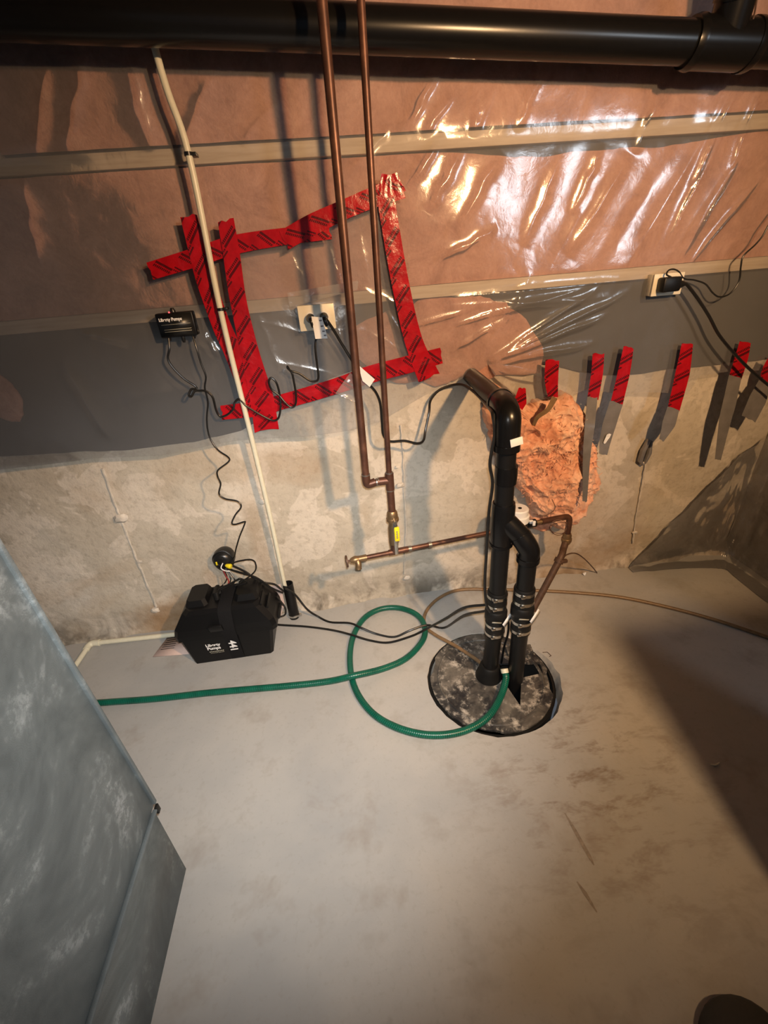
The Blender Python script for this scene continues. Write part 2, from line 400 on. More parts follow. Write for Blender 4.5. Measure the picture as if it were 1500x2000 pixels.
# ------------------------------------------------------------------ the setting
SUMP = Vector((0.435, -0.535, 0.0))
def ring(c, r, n, jag, z, seed, ex=1.0):
    rg = random.Random(seed); out = []
    for i in range(n):
        a = 2*math.pi*i/n; q = r*(1+jag*(rg.random()-0.5)); out.append(Vector((c.x+q*math.cos(a)*ex, c.y+q*math.sin(a), z)))
    return out
hole = ring(SUMP, 0.232, 56, 0.02, 0.0, 3)
for i, v in enumerate(hole):                    # the slab is broken wider on the right hand side of the pit
    a = math.atan2(v.y-SUMP.y, v.x-SUMP.x)
    k = max(0.0, math.cos(a+0.15))**2
    v.x += 0.022*k*math.cos(a)*(0.7+0.6*random.random()); v.y += 0.022*k*math.sin(a)*(0.7+0.6*random.random())
def plate_with_holes(outer, holes, z):
    bm = bmesh.new()
    for lp in [outer]+holes:
        vs = [bm.verts.new((p[0], p[1], z)) for p in lp]
        for i in range(len(vs)): bm.edges.new((vs[i], vs[(i+1) % len(vs)]))
    bmesh.ops.triangle_fill(bm, use_beauty=True, use_dissolve=False, edges=bm.edges)
    bmesh.ops.recalc_face_normals(bm, faces=bm.faces)
    if sum(f.normal.z for f in bm.faces) < 0: bmesh.ops.reverse_faces(bm, faces=bm.faces)
    return bm
def from_bm(bm, name, mat, parent=None):
    me = bpy.data.meshes.new(name); off = ORIG[parent.name] if parent else Vector((0, 0, 0))
    for v in bm.verts: v.co -= off
    bm.to_mesh(me); bm.free(); me.materials.append(mat)
    o = bpy.data.objects.new(name, me); COL.objects.link(o)
    if parent: o.parent = parent
    ORIG[o.name] = off
    return o
X0, X1, Y0, ZC = -2.6, 1.83, -4.2, 2.45
bm = plate_with_holes([(X0, 0.05), (X0, Y0), (4.6, Y0), (4.6, 0.05)], [hole], 0.0)
floor = struct(from_bm(bm, 'floor', M['floor']), 'grey painted concrete basement floor')
b = MB(); low = [v+Vector((-(v.x-SUMP.x)*0.05, -(v.y-SUMP.y)*0.05, -0.055)) for v in hole]
b.loft([hole, low], cap=False); b.build('broken_edge', M['mortar'], floor)

xs = np.linspace(X0, X1, 300); zs = np.linspace(-0.02, ZC, 160)
XX, ZZ = np.meshgrid(xs, zs)
YY = -0.004*fbm(XX*4, ZZ*4) - 0.0015*fbm(XX*22, ZZ*22, 3)
# rough mortar cove swelling towards the floor joint
YY -= 0.035*np.clip(1-ZZ/0.055, 0, 1)**1.6*(0.7+0.5*fbm(XX*6, ZZ*3))
wall = struct(grid_mesh('wall_back', XX, YY, ZZ, M['concrete']), 'rough beige poured concrete basement wall')
b = MB(); b.box((X1+0.05, -0.6, ZC/2), (0.1, 1.25, ZC)); wr = struct(b.build('wall_right', M['concrete']), 'concrete side wall at the right corner')
b = MB(); b.box((1.0, -2.05, ZC+0.03), (7.2, 4.3, 0.06)); struct(b.build('ceiling', M['joist']), 'board ceiling')

def seam(pts, r, name='form_seam'):
    P = smooth([W(*p, 0.010) for p in pts], 8)
    P = [p + Vector((random.uniform(-.0015, .0015), random.uniform(-.001, .001), 0)) for p in P]
    MB().tube(P, [r*random.uniform(0.6, 1.3) for _ in P], 6).build(name, M['mortar'], wall)
def stub(px, py, r, seed):
    rg = random.Random(seed); c = W(px, py, 0.012)
    bm = bmesh.new(); bmesh.ops.create_icosphere(bm, subdivisions=2, radius=r)
    for v in bm.verts:
        v.co *= 1+rg.uniform(-.25, .25); v.co.x *= 1.5; v.co.y *= 0.8; v.co += c
    from_bm(bm, 'tie_stub', M['mortar'], wall)
seam([(200, 915), (222, 975), (236, 1012), (262, 1080), (283, 1130), (306, 1185)], 0.0040)
seam([(783, 830), (788, 900), (790, 960), (793, 1030), (790, 1120)], 0.003)
seam([(1262, 900), (1252, 960), (1242, 1010), (1236, 1060)], 0.0035)
for i, (x, y, r) in enumerate([(236, 1012, .018), (272, 1097, .008), (303, 1192, .012), (512, 980, .011), (782, 948, .011), (776, 912, .006), (795, 1128, .010), (1255, 905, .008), (1240, 1040, .008)]):
    stub(x, y, r, i)

# timber that the film is stapled to
def board(name, z0, z1, x0, x1, y=-0.02, th=0.03):
    b = MB(); b.box(((x0+x1)/2, y, (z0+z1)/2), (x1-x0, th, z1-z0), 0.002); return struct(b.build(name, M['wood']))
board('trim_1', 1.262, 1.299, X0, X1-0.01)['label'] = 'lower horizontal pine strap'
board('trim_2', 1.644, 1.681, X0, X1-0.01)['label'] = 'upper horizontal pine strap'
board('trim_3', 1.681, 2.44, -0.84, -0.80)['label'] = 'upright stud edge at the far left'

# dark paper on the wall below the lower strap, run on upward as shade for the gap under the upper strap; pink batts between the straps
def sheet(name, x0, x1, zlo, zhi, yfun, mat, nx, nz):
    xs = np.linspace(x0, x1, nx); T = np.linspace(0, 1, nz)
    XX, TT = np.meshgrid(xs, T); lo = zlo(XX); hi = zhi(XX); ZZ = lo+(hi-lo)*TT
    return grid_mesh(name, XX, yfun(XX, ZZ), ZZ, mat)
def interp(pts, d):
    P = [W(x, y, d) for x, y in pts]; px = np.array([p.x for p in P]); pz = np.array([p.z for p in P])
    return lambda x: np.interp(x, px, pz)
paper_lo = interp([(-700, 900), (0, 890), (250, 880), (380, 862), (470, 840), (560, 790), (640, 740), (700, 715), (1000, 700), (1100, 720), (1200, 732), (1300, 722), (1400, 712), (1560, 695)], 0.01)
o = sheet('building_paper', X0, X1-0.02, lambda x: paper_lo(x)+0.006*fbm(x*5, x*0), lambda x: x*0+2.44, lambda x, z: -0.009-0.002*fbm(x*3, z*5, 2), M['paper'], 200, 60)
tag(o, 'dark grey building paper on the concrete, bare below the lower pine strap', 'building paper')
for nm, z0, z1, lb in (('insulation_batt', 1.300, 1.640, 'pink fibreglass batt between the two pine straps behind clear film'),
                       ('insulation_batt', 1.690, 2.44, 'pink fibreglass batt above the upper pine strap behind clear film')):
    o = sheet(nm, X0, X1-0.02, lambda x: x*0+z0, lambda x: z1-(0.024*np.exp(-((x-0.85)/0.38)**4)*(1+0.3*fbm(x*6, x*0)) if z0 < 1.5 else 0*x),
              lambda x, z: -0.0235-0.0050*fbm(x*4, z*4)-0.0025*np.clip(fbm(x*14, z*14, 3), -1, 1), M['pink'], 420, 90)
    tag(o, lb, 'insulation', 'pink batts behind the film')
# a loose end of batt that has slipped down behind the film, left edge and above the sump pipe
def blob(name, outline, depth, d0, mat, seed, amp=0.35, nr=34, na=110, rough=0.012):
    P = [W(x, y, d0) for x, y in outline]
    c = sum(P, Vector())/len(P); ang = []; rad = []
    for p in P: ang.append(math.atan2(p.z-c.z, p.x-c.x)); rad.append(math.hypot(p.z-c.z, p.x-c.x))
    o_ = np.argsort(ang); ang = np.array(ang)[o_]; rad = np.array(rad)[o_]
    A = np.linspace(-math.pi, math.pi, na, endpoint=False)
    R = np.interp(A, ang, rad, period=2*math.pi)
    b = MB(); rings = []
    T = np.linspace(1.0, 0.02, nr)
    for k, t in enumerate([1.0]+list(T)):
        q = []
        for a, r in zip(A, R):
            e = 1+(0.05*pnoise.noise(Vector((math.cos(a)*3, math.sin(a)*3, seed)))+0.05*pnoise.noise(Vector((math.cos(a)*11, math.sin(a)*11, seed)))+0.03*pnoise.noise(Vector((math.cos(a)*30, math.sin(a)*30, t*6))))*(t**2)
            x = c.x+math.cos(a)*r*t*e; z = c.z+math.sin(a)*r*t*e
            dome = math.sqrt(max(0.0, 1-t**2.4))
            pv = Vector((x, dome*depth, z))
            n1 = pnoise.noise(pv*9+Vector((seed, 0, 0))); n2 = 1-2.2*abs(pnoise.noise(pv*11+Vector((0, seed, 0))))
            n3 = 1-2.2*abs(pnoise.noise(pv*33)); n4 = pnoise.noise(pv*110)
            y = -d0-depth*dome*(1+amp*n1)-min(1, dome*2.5)*(rough*1.0*n2+rough*0.40*n3+rough*0.14*n4)
            if k == 0: y = -0.004
            q.append((x, y, z))
        rings.append(q)
    b.loft(rings, cap=True); return b.build(name, mat)
o = blob('insulation_scrap', [(-60, 720), (0, 735), (28, 760), (42, 800), (38, 825), (0, 815), (-60, 800)], 0.008, 0.016, M['pink'], 3, nr=12, na=50, rough=0.003)
tag(o, 'small pink insulation scrap behind the film over dark paper, far left', 'insulation')
o = blob('insulation_batt', [(700, 640), (800, 600), (900, 585), (980, 592), (1040, 640), (1060, 690), (1050, 730), (980, 730), (900, 735), (820, 745), (730, 730), (690, 690)], 0.014, 0.014, M['pink'], 9, nr=20, na=70, rough=0.004)
tag(o, 'slipped pink batt showing through film below the strap, above the sump pipe', 'insulation', 'pink batts behind the film')

# ------------------------------------------------------------------ clear film with creases
def seg_ridges(X, Z, segs, d):
    H = np.zeros_like(X)
    for (x0, y0, x1, y1, amp, wid) in segs:
        a = W(x0, y0, d); c = W(x1, y1, d); dx, dz = c.x-a.x, c.z-a.z; L2 = dx*dx+dz*dz; L = math.sqrt(L2)
        t = ((X-a.x)*dx+(Z-a.z)*dz)/L2; s = ((X-a.x)*dz-(Z-a.z)*dx)/L
        s = s + 0.004*vnoise(t*6+x0, t*0+y0)
        tap = np.clip(1-np.abs(2*t-1)**3, 0, 1)*(t > 0)*(t < 1)
        H += amp*tap*np.exp(-np.abs(s)/wid)
    return H
RID = [  # creases read off the film: ends in the photograph's pixels, height, width
    (866, 120, 796, 252, .010, .010), (892, 180, 826, 262, .008, .008), (868, 262, 798, 366, .010, .010), (908, 284, 836, 412, .010, .010),
    (978, 296, 886, 462, .012, .012), (972, 444, 862, 506, .010, .010), (942, 134, 922, 266, .006, .006), (968, 164, 924, 266, .006, .006),
    (956, 146, 921, 267, .005, .005), (1062, 136, 1008, 256, .006, .007), (1326, 150, 1256, 246, .008, .009), (1446, 150, 1346, 366, .010, .010),
    (1486, 160, 1424, 336, .008, .008), (1424, 226, 1296, 486, .012, .011), (1456, 290, 1336, 506, .012, .010), (1510, 320, 1346, 526, .012, .012),
    (1290, 170, 1240, 300, .010, .016), (1230, 300, 1110, 500, .012, .020), (1180, 280, 1120, 420, .008, .014), (760, 250, 690, 330, .006, .010),
    (956, 704, 1240, 566, .012, .009), (956, 704, 1180, 556, .009, .010), (950, 700, 1040, 532, .007, .010), (956, 706, 1196, 612, .012, .010),
    (958, 708, 1170, 668, .010, .012), (958, 710, 1080, 742, .009, .009), (960, 712, 1040, 772, .010, .009), (870, 640, 1160, 556, .008, .010),
    (880, 690, 1010, 610, .008, .012), (800, 640, 940, 600, .006, .012), (870, 585, 1230, 548, .006, .012), (860, 600, 1200, 580, .006, .010),
    (170, 90, 130, 300, .010, .020), (250, 110, 300, 290, .012, .020), (90, 120, 70, 320, .008, .020), (420, 130, 350, 300, .008, .018),
    (560, 180, 470, 280, .006, .015), (50, 340, 80, 520, .006, .02), (150, 650, 260, 670, .006, .010), (300, 640, 430, 690, .006, .012),
    (560, 720, 490, 820, .006, .012), (390, 640, 430, 700, .008, .012), (120, 700, 220, 860, .008, .03), (240, 780, 420, 740, .008, .03), (1100, 300, 1020, 480, .006, .02)]
edge_px = [(-900, 935), (0, 916), (100, 905), (190, 893), (320, 888), (400, 872), (460, 860), (540, 855), (600, 851), (690, 838), (745, 822), (790, 795), (840, 766),
           (890, 747), (930, 729), (955, 712), (962, 728), (985, 760), (1028, 789), (1056, 781), (1088, 772), (1120, 772), (1150, 759), (1194, 768), (1285, 766), (1340, 769), (1362, 733), (1420, 725), (1500, 722), (1700, 690)]
elo = interp(edge_px, 0.05)
def film_y(x, z):
    base = -0.047-0.006*fbm(x*2.6+4, z*2.6, 2)-0.0007*np.abs(fbm(x*12, z*10, 2))
    sp, sa = x*0.88-z*0.47, x*0.47+z*0.88            # taut diagonal pleats on the right half
    base -= 0.0034*np.clip((x-0.1)/0.3, 0, 1)*np.clip((z-1.2)/0.2, 0, 1)*np.clip(0.45+0.9*fbm(x*2.3+7, z*2.3, 2), 0, 1.3)*(1-2*np.abs(fbm(sp*6, sa*1.1, 2)))
    hang = np.clip((1.25-z)/0.3, 0, 1)
    base -= 0.010*hang*(0.6+0.5*fbm(x*3, z*2, 2))
    st = np.exp(-((z-1.28)/0.02)**2)+np.exp(-((z-1.662)/0.02)**2)      # stapled to the straps
    base = base*(1-0.25*np.clip(st, 0, 1)) - 0.038*0.25*np.clip(st, 0, 1)
    return np.clip(base-seg_ridges(x, z, RID, 0.05), -0.070, -0.037)
film = sheet('vapour_barrier_film', -2.2, X1-0.02, elo, lambda x: x*0+2.44, film_y, M['poly'], 760, 330)
tag(film, 'large wrinkled clear plastic film stapled over the pink insulation', 'plastic film')

# patch of newer film inside the red tape frame
A, B_, C_, D_ = W(445, 500, .06), W(745, 395, .06), W(835, 715, .06), W(505, 800, .06)
n = 130; U, V = np.meshgrid(np.linspace(0, 1, n), np.linspace(0, 1, n))
PX = (A.x*(1-U)+B_.x*U)*(1-V)+(D_.x*(1-U)+C_.x*U)*V; PZ = (A.z*(1-U)+B_.z*U)*(1-V)+(D_.z*(1-U)+C_.z*U)*V
PR = [(500, 600, 560, 760, .008, .010), (520, 700, 690, 740, .008, .012), (640, 470, 680, 600, .008, .010), (690, 560, 800, 600, .008, .010), (700, 640, 800, 690, .008, .012),
      (660, 640, 690, 720, .008, .008), (560, 480, 600, 560, .006, .010), (480, 620, 600, 650, .006, .012), (700, 450, 720, 560, .006, .010), (750, 600, 810, 690, .008, .010)]
PY = -0.0735-0.0025*fbm(PX*7, PZ*7, 3)-0.5*seg_ridges(PX, PZ, PR, .06)
# slit left open round the outlet
pf = grid_mesh('film_patch', PX, np.clip(PY, -0.0800, -0.0710), PZ, M['poly2'])
tag(pf, 'square patch of clear film inside the red tape frame', 'plastic film')

# loose film draped over the lower right corner onto the floor
pth = [(1.30, -.045), (1.45, -.04), (1.60, -.035), (1.70, -.035), (1.76, -.05), (1.80, -.09), (1.812, -.16), (1.812, -.35), (1.812, -.7), (1.812, -1.15)]
top = [0.012, 0.22, 0.42, 0.54, 0.61, 0.68, 0.80, 1.1, 1.6, 2.2]
out = [(0.0, -.03), (0, -.05), (0, -.07), (-.02, -.09), (-.05, -.09), (-.08, -.06), (-.10, -.03), (-.11, 0), (-.11, 0), (-.11, 0)]
S = np.linspace(0, 9, 150); gi = lambda q: np.interp(S, np.arange(10), q)
bx, by, tp, ox, oy = gi([p[0] for p in pth]), gi([p[1] for p in pth]), gi(top), gi([p[0] for p in out]), gi([p[1] for p in out])
T = np.concatenate([np.linspace(0, 0.25, 14), np.linspace(0.27, 1, 50)])[:, None]
w = np.clip((0.25-T)/0.25, 0, 1)
ZZ = 0.006+np.clip((T-0.2)/0.8, 0, 1)*(tp-0.006)[None, :]+0*T
nz = fbm(S[None, :]*1.3+0*T, ZZ*6, 4)
XX = bx[None, :]+ox[None, :]*w; YY = by[None, :]+oy[None, :]*w-0.010*nz*(1-w)*(S < 5)[None, :]
XX = XX-0.008*nz*(1-w)*(S >= 4)[None, :]
cf = grid_mesh('corner_film', np.minimum(XX, 1.822), np.minimum(YY, -0.022), np.maximum(ZZ, 0.004+0.006*np.abs(nz)), M['poly'])
tag(cf, 'loose clear film draped over the wall corner down to the floor, right', 'plastic film')

# ------------------------------------------------------------------ red tape
def strip(pts, d, wpx, mat, seed=0, end_jag=6, curl=None, k=8, wav=0.0015):
    """centre line in pixels on the film, width in pixels; gives MB with uv in metres"""
    C2 = smooth([Vector((x, y, 0)) for x, y in pts], k); b = MB(); b.uv = []; rg = random.Random(seed)
    n = len(C2); L = 0.0; nv = 5; prev = None
    ws = wpx if isinstance(wpx, (list, tuple)) else [wpx, wpx]
    for i, c in enumerate(C2):
        t = (C2[min(i+1, n-1)]-C2[max(i-1, 0)]).normalized(); nn = Vector((-t.y, t.x, 0)); f_ = i/(n-1)
        wd = np.interp(f_, np.linspace(0, 1, len(ws)), ws)
        dd = d if curl is None else d+float(np.interp(f_, np.linspace(0, 1, len(curl)), curl))
        pc = W(c.x, c.y, dd)
        if prev is not None: L += (pc-prev).length
        prev = pc
        for j in range(nv):
            s_ = (j/(nv-1)-0.5); q = c+nn*(s_*wd)
            if i in (0, n-1): q = q + t*(rg.uniform(-end_jag, end_jag)*(1 if i else -1)*0.5)
            dz = wav*rg.uniform(-1, 1) if 0 < j < nv-1 else 0.0
            p = W(q.x, q.y, dd+dz); b.v.append(p); b.uv.append((L, s_*wd/600.0))
    for i in range(n-1):
        for j in range(nv-1): b.f.append((i*nv+j, i*nv+j+1, (i+1)*nv+j+1, (i+1)*nv+j))
    return b
def k3(P): return [(260+x/2.4194, 320+y/2.4194) for x, y in P]
FRAME = [
    ([(80, 507), (300, 440), (480, 382), (700, 345), (932, 320)], 0.0815, [36, 38, 38, 34, 30], 'long red tape strip crossing the upper left of the tape frame'),
    ([(262, 246), (310, 430), (345, 560), (420, 770), (480, 900), (545, 1060), (585, 1170)], 0.0835, [33, 36, 36, 36, 40, 40], 'red tape strip under the cream pipe, outermost on the left of the frame'),
    ([(438, 268), (465, 430), (492, 620), (530, 800), (575, 980), (608, 1110), (632, 1262)], 0.0855, [32, 33, 32, 36, 46, 48], 'inner red tape strip forming the left side of the tape frame'),
    ([(712, 362), (850, 285), (1000, 215), (1130, 160), (1272, 108)], 0.0840, [40, 42, 38, 40, 46], 'red tape strip rising right along the top of the tape frame behind the copper pipes'),
    ([(1188, 120), (1205, 230), (1240, 440), (1270, 600), (1310, 780), (1345, 890), (1398, 1008)], 0.0860, [34, 34, 34, 34, 36, 44], 'red tape strip down the right side of the tape frame'),
    ([(640, 1142), (820, 1092), (990, 1040), (1120, 995), (1300, 948), (1455, 906)], 0.0845, [29, 30, 31, 34, 34, 31], 'red tape strip along the bottom of the tape frame'),
    ([(420, 1176), (520, 1165), (600, 1158), (690, 1132)], 0.0825, [28, 29, 29, 27], 'short red tape strip at the lower left corner of the frame'),
    ([(1160, 95), (1215, 105), (1265, 85)], 0.0875, [42, 46, 40], 'crumpled red tape piece doubled over the upper right corner of the frame')]
for i, (pts, d, wd, lb) in enumerate(FRAME):
    tag(strip(k3(pts), d, wd, M['tape'], i).build('tape_strip', M['tape']), lb, 'tape', 'red tape on the film')
HANG = [
    ([(1020, 758), (1016, 785), (1008, 812)], [14, 25, 8], None, None, 'short pointed red tape end beside the black pipe elbow'),
    ([(1079, 703), (1077, 740), (1080, 776)], [27, 27, 20], [(1084, 776), (1070, 800), (1050, 815), (1042, 832)], [12, 9, 8, 6], 'hanging red tape over the insulation clump with a curled brown tail'),
    ([(1169, 690), (1166, 730), (1158, 778)], [23, 23, 22], [(1157, 776), (1152, 830), (1146, 890), (1142, 980)], [20, 20, 15, 9], 'hanging red tape with the longest straight grey tail'),
    ([(1228, 678), (1218, 730), (1204, 790)], [20, 24, 24], [(1204, 786), (1190, 830), (1182, 862), (1178, 888)], [26, 26, 22, 16], 'hanging red tape with a short grey tail tipped white'),
    ([(1343, 670), (1333, 730), (1315, 802)], [22, 28, 24], [(1315, 798), (1306, 828), (1292, 860)], [24, 26, 10], 'broad hanging red tape with a torn triangular grey tail'),
    ([(1456, 667), (1448, 700), (1436, 738)], [22, 26, 25], [(1436, 735), (1424, 790), (1416, 822), (1402, 898)], [25, 26, 24, 12], 'hanging red tape crossed by the thick cord, with a grey tapering tail'),
    ([(1512, 700), (1500, 725), (1494, 750)], [22, 24, 24], [(1494, 748), (1480, 780), (1462, 818)], [26, 34, 30], 'hanging red tape cut off by the right edge of the picture')]
for i, (pts, wd, tail, tw, lb) in enumerate(HANG):
    root = thing('tape_strip', lb, 'tape', W(pts[-1][0], pts[-1][1], .075), 'red tape hanging from the film edge')
    strip(pts, .078, wd, M['tape'], 40+i, 4).build('tape', M['tape'], root)
    if tail:
        mt = M['tan'] if i == 1 else M['greyt']
        strip(tail, .080, tw, mt, 60+i, 3, curl=[0, .05, .07, .075] if i == 2 else [0, .012, .02, .03] if i != 1 else [.05, .07, .06, .04], wav=0.0008).build('loose_tail', mt, root, label='loose unprinted tail')
    if i == 3:
        strip([(1180, 866), (1188, 852), (1193, 848)], .105, [4, 8, 3], M['label'], 80, 2).build('curled_tip', M['label'], root)
# twist of grey tape stuck on the concrete
b = MB(); b.tube([W(x, y, .02) for x, y in ((1268, 858), (1256, 880), (1250, 900), (1256, 908))], [.009, .012, .010, .004], 8)
b.tube([W(x, y, .016) for x, y in ((1272, 862), (1268, 885), (1260, 905))], [.006, .010, .005], 8)
tag(b.build('tape_twist', M['greyt']), 'dark grey twisted tape scrap stuck on the concrete below the hanging tapes', 'tape')

# clump of torn insulation below the film
o = blob('insulation_clump', [(948, 790), (962, 742), (1000, 772), (1035, 790), (1070, 778), (1112, 770), (1134, 800), (1142, 850), (1156, 900), (1166, 935), (1152, 962), (1142, 995), (1112, 1022),
      (1082, 1030), (1050, 1004), (1026, 968), (1002, 935), (980, 890), (956, 850)], 0.072, 0.032, M['clump'], 5, amp=0.75, nr=90, na=260, rough=0.026)
tag(o, 'torn clump of peach pink insulation bulging out below the film', 'insulation')
clump_me = o.data; rgf = random.Random(4); fb = MB(); nvv = len(clump_me.vertices)
for i in range(420):
    v = clump_me.vertices[rgf.randrange(nvv)]
    p = v.co.copy(); nn_ = v.normal
    if p.y > -0.03: nn_ = Vector((p.x-0.78, -0.1, p.z-0.72)).normalized()
    q = [p-nn_*.003]; dr = (nn_*0.5+Vector((rgf.uniform(-1, 1), rgf.uniform(-.4, .2), rgf.uniform(-1, 1)))).normalized()
    for k in range(3):
        dr = (dr+Vector((rgf.uniform(-.6, .6), rgf.uniform(-.4, .4), rgf.uniform(-.8, .4)))).normalized(); q.append(q[-1]+dr*rgf.uniform(.004, .012))
    fb.tube(q, [.0016, .0014, .001, .0004], 4, cap=False)
fo = fb.build('loose_fibres', M['clump'], o); fo['kind'] = 'stuff'
o = blob('insulation_clump', [(1040, 985), (1062, 1000), (1085, 1015), (1070, 1030), (1045, 1030), (1030, 1012)], 0.04, 0.02, M['clump'], 8, amp=0.5, nr=20, na=50, rough=0.01)
tag(o, 'small rust brown insulation tuft below the big clump, above the white valve', 'insulation')

# ------------------------------------------------------------------ black drain pipe overhead
DP = lambda x: Vector((x, -0.152, 1.840-0.058*(x-0.4)))
root = thing('drain_pipe', 'thick black plastic drain pipe running across the top of the wall', 'pipe', DP(0))
MB().tube([DP(x) for x in np.linspace(-1.6, 1.80, 18)], 0.0435, 28).build('pipe', M['abs'], root)
tee = MB(); tee.tube([DP(1.0), DP(1.012), DP(1.02)], [0.050, 0.054, 0.054], 28); tee.tube([DP(1.02), DP(1.165)], 0.0515, 28); tee.tube([DP(1.165), DP(1.18), DP(1.19)], [0.054, 0.054, 0.050], 28)
bd = Vector((-0.14, -0.30, 0.94)).normalized(); b0 = DP(1.10)
tee.tube([b0, b0+bd*0.085], 0.045, 24)
tee.build('tee_fitting', M['abs'], root)
MB().tube([b0+bd*0.05, b0+bd*0.7], 0.036, 24).build('branch_pipe', M['absm'], root)
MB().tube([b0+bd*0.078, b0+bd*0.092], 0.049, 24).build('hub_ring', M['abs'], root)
c = MB().tube(smooth([W(1482, -40, .2), W(1478, 0, .2), W(1470, 40, .19), W(1452, 90, .19), W(1440, 110, .14)], 6), 0.0022, 6).build('thin_wire', M['brown'])
tag(c, 'thin dark wire hanging by the drain pipe tee at the top right', 'wire')

# ------------------------------------------------------------------ galvanized duct, left foreground
XD, YF = -0.552, -0.962
root = thing('metal_duct', 'galvanized sheet metal duct standing in the left foreground', 'duct', (XD-0.3, YF-0.4, 0))
MB().box((XD-0.30, YF-0.42, 1.335), (0.60, 0.84, 2.11), 0.004).build('duct_body', M['galv'], root)
b = MB(); b.loft([[(XD-0.62, YF-0.86, 0.004), (XD+0.0, YF-0.86, 0.004), (XD+0.0, YF-0.018, 0.004), (XD-0.62, YF-0.018, 0.004)],
                  [(XD-0.60, YF-0.84, 0.272), (XD+0.003, YF-0.84, 0.272), (XD+0.003, YF-0.012, 0.272), (XD-0.60, YF-0.012, 0.272)]])
b.build('duct_base', M['galv'], root)
MB().box((XD+0.004, YF-0.425, 0.277), (0.010, 0.832, 0.007), 0.002).build('seam_flange', M['galv'], root)
MB().box((XD-0.003, YF+0.003, 1.335), (0.018, 0.010, 2.1), 0.003).build('corner_seam', M['galv'], root)
MB().box((XD+0.001, YF+0.002, 0.262), (0.006, 0.012, 0.024), 0.001).build('seam_gap_shade', M['rubber'], root, label='black strip as the shade in the seam corner gap')  # black strip stands in for the shade inside the seam gap

# ------------------------------------------------------------------ copper water line
dR1, dR2 = 0.285, 0.280
e1 = W(716, 944, dR1); t1 = W(761, 938, dR2)
r1x, r2x = e1.x+0.004, t1.x+0.004
root = thing('copper_water_line', 'brown copper water pipes with a yellow handled valve in front of the concrete', 'pipe', (0.13, -0.28, 0.45))
MB().tube([Vector((r1x+0.008, -dR1, 2.44)), Vector((e1.x, -dR1, e1.z+0.02))], 0.0118, 14).build('riser', M['copper'], root)
MB().tube([Vector((r2x+0.014, -dR2, 2.44)), Vector((t1.x, -dR2, t1.z+0.02))], 0.0092, 14).build('riser', M['copper'], root)
b = MB(); b.tube(smooth([e1+Vector((0, 0, .03)), e1+Vector((0, 0, .008)), e1+Vector((.006, 0, -.004)), e1+Vector((.03, 0.002, -.0)) ], 5), 0.0142, 14)
b.build('elbow', M['copper'], root)
MB().tube([e1+Vector((.02, 0, -.001)), t1], 0.0112, 14).build('cross_pipe', M['copper'], root)
b = MB(); b.tube([t1+Vector((0, 0, .026)), t1-Vector((0, 0, .034))], 0.0148, 14); b.tube([t1-Vector((.036, 0, 0)), t1], 0.0140, 14); b.build('tee', M['copper'], root)
for c_, ax, r in ((e1+Vector((0, 0, .032)), (0, 0, 1), .0146), (e1+Vector((.034, 0, 0)), (1, 0, 0), .0138), (t1+Vector((0, 0, .028)), (0, 0, 1), .0125), (t1-Vector((.038, 0, 0)), (1, 0, 0), .0138), (t1-Vector((0, 0, .036)), (0, 0, 1), .0146)):
    a = Vector(ax)*.002; MB().tube([c_-a, c_+a], r, 14).build('solder_ring', M['solder'], root)
hz = lambda px, py, d: Vector((W(px, py, d).x, -d, W(px, py, d).z))
v0 = W(769, 1030, .28); v1 = W(770, 1074, .28)
u0 = W(766, 1003, .28)
MB().tube([t1-Vector((0, 0, .03)), u0], 0.0130, 14).build('drop_pipe', M['copper'], root)
MB().lathe(u0+Vector((0, 0, .012)), u0-Vector((0, 0, .048)), [(0, .014), (.1, .0185), (.3, .0195), (.45, .0195), (.5, .0225), (.65, .0225), (.7, .018), (1, .013)], 12).build('union', M['brass'], root)
vb = MB(); vb.lathe(u0-Vector((0, 0, .035)), v1, [(0, .014), (.2, .018), (.7, .018), (1, .013)], 12); valve = vb.build('ball_valve', M['brass'], root)
hp = u0+Vector((.004, -.032, -.03)); hq = v1+Vector((.004, -.034, .012))
b = MB(); b.box((hp+hq)/2, (0.013, 0.004, (hp-hq).length+.02), 0.001); b.tube([hp+Vector((0, .03, .01)), hp+Vector((0, -.006, .01))], .006, 10); b.build('lever', M['steel'], valve)
b = MB(); b.box(v0+Vector((.006, -.034, -.008)), (0.019, 0.010, 0.058), 0.004); hg = b.build('lever_grip', M['yellow'], valve, label='yellow vinyl lever grip')
b = MB(); 
for i in range(4): b.box(v0+Vector((.006, -.0398, .004-.008*i)), (0.005, 0.0006, 0.005))
b.build('grip_print', M['print'], valve)
pL, pR = W(700, 1090, .305), W(953, 1040, .245); pL.z = pR.z = 0.452; v1.z = .452
MB().tube([pL, pR, Vector((.60, -.235, .452))], 0.0090, 14).build('branch_pipe', M['copper'], root)
b = MB(); tdir = (pR-pL).normalized(); tv = pL+tdir*((v1.x-pL.x)/tdir.x)
b.tube([tv-tdir*.022, tv+tdir*.05], .0115, 12); b.tube([tv, tv+Vector((0, 0, .03))], .0125, 12); b.build('tee', M['copper'], root)
for k in (.052, .13): MB().tube([tv+tdir*k, tv+tdir*(k+.012)], .0112, 12).build('solder_ring', M['solder'], root)
b = MB(); b.tube([pL-tdir*.012, pL+tdir*.03], .0118, 12); b.lathe(pL-tdir*.03, pL+tdir*.0, [(0, .008), (.3, .012), (.6, .015), (1, .012)], 10)
b.tube(smooth([pL-tdir*.006, pL+Vector((-.002, -.012, -.014)), pL+Vector((-.004, -.016, -.030))], 4), [.011]*8+[.012], 10); bib = b.build('hose_bib', M['brass'], root)
hc = pL-tdir*.042
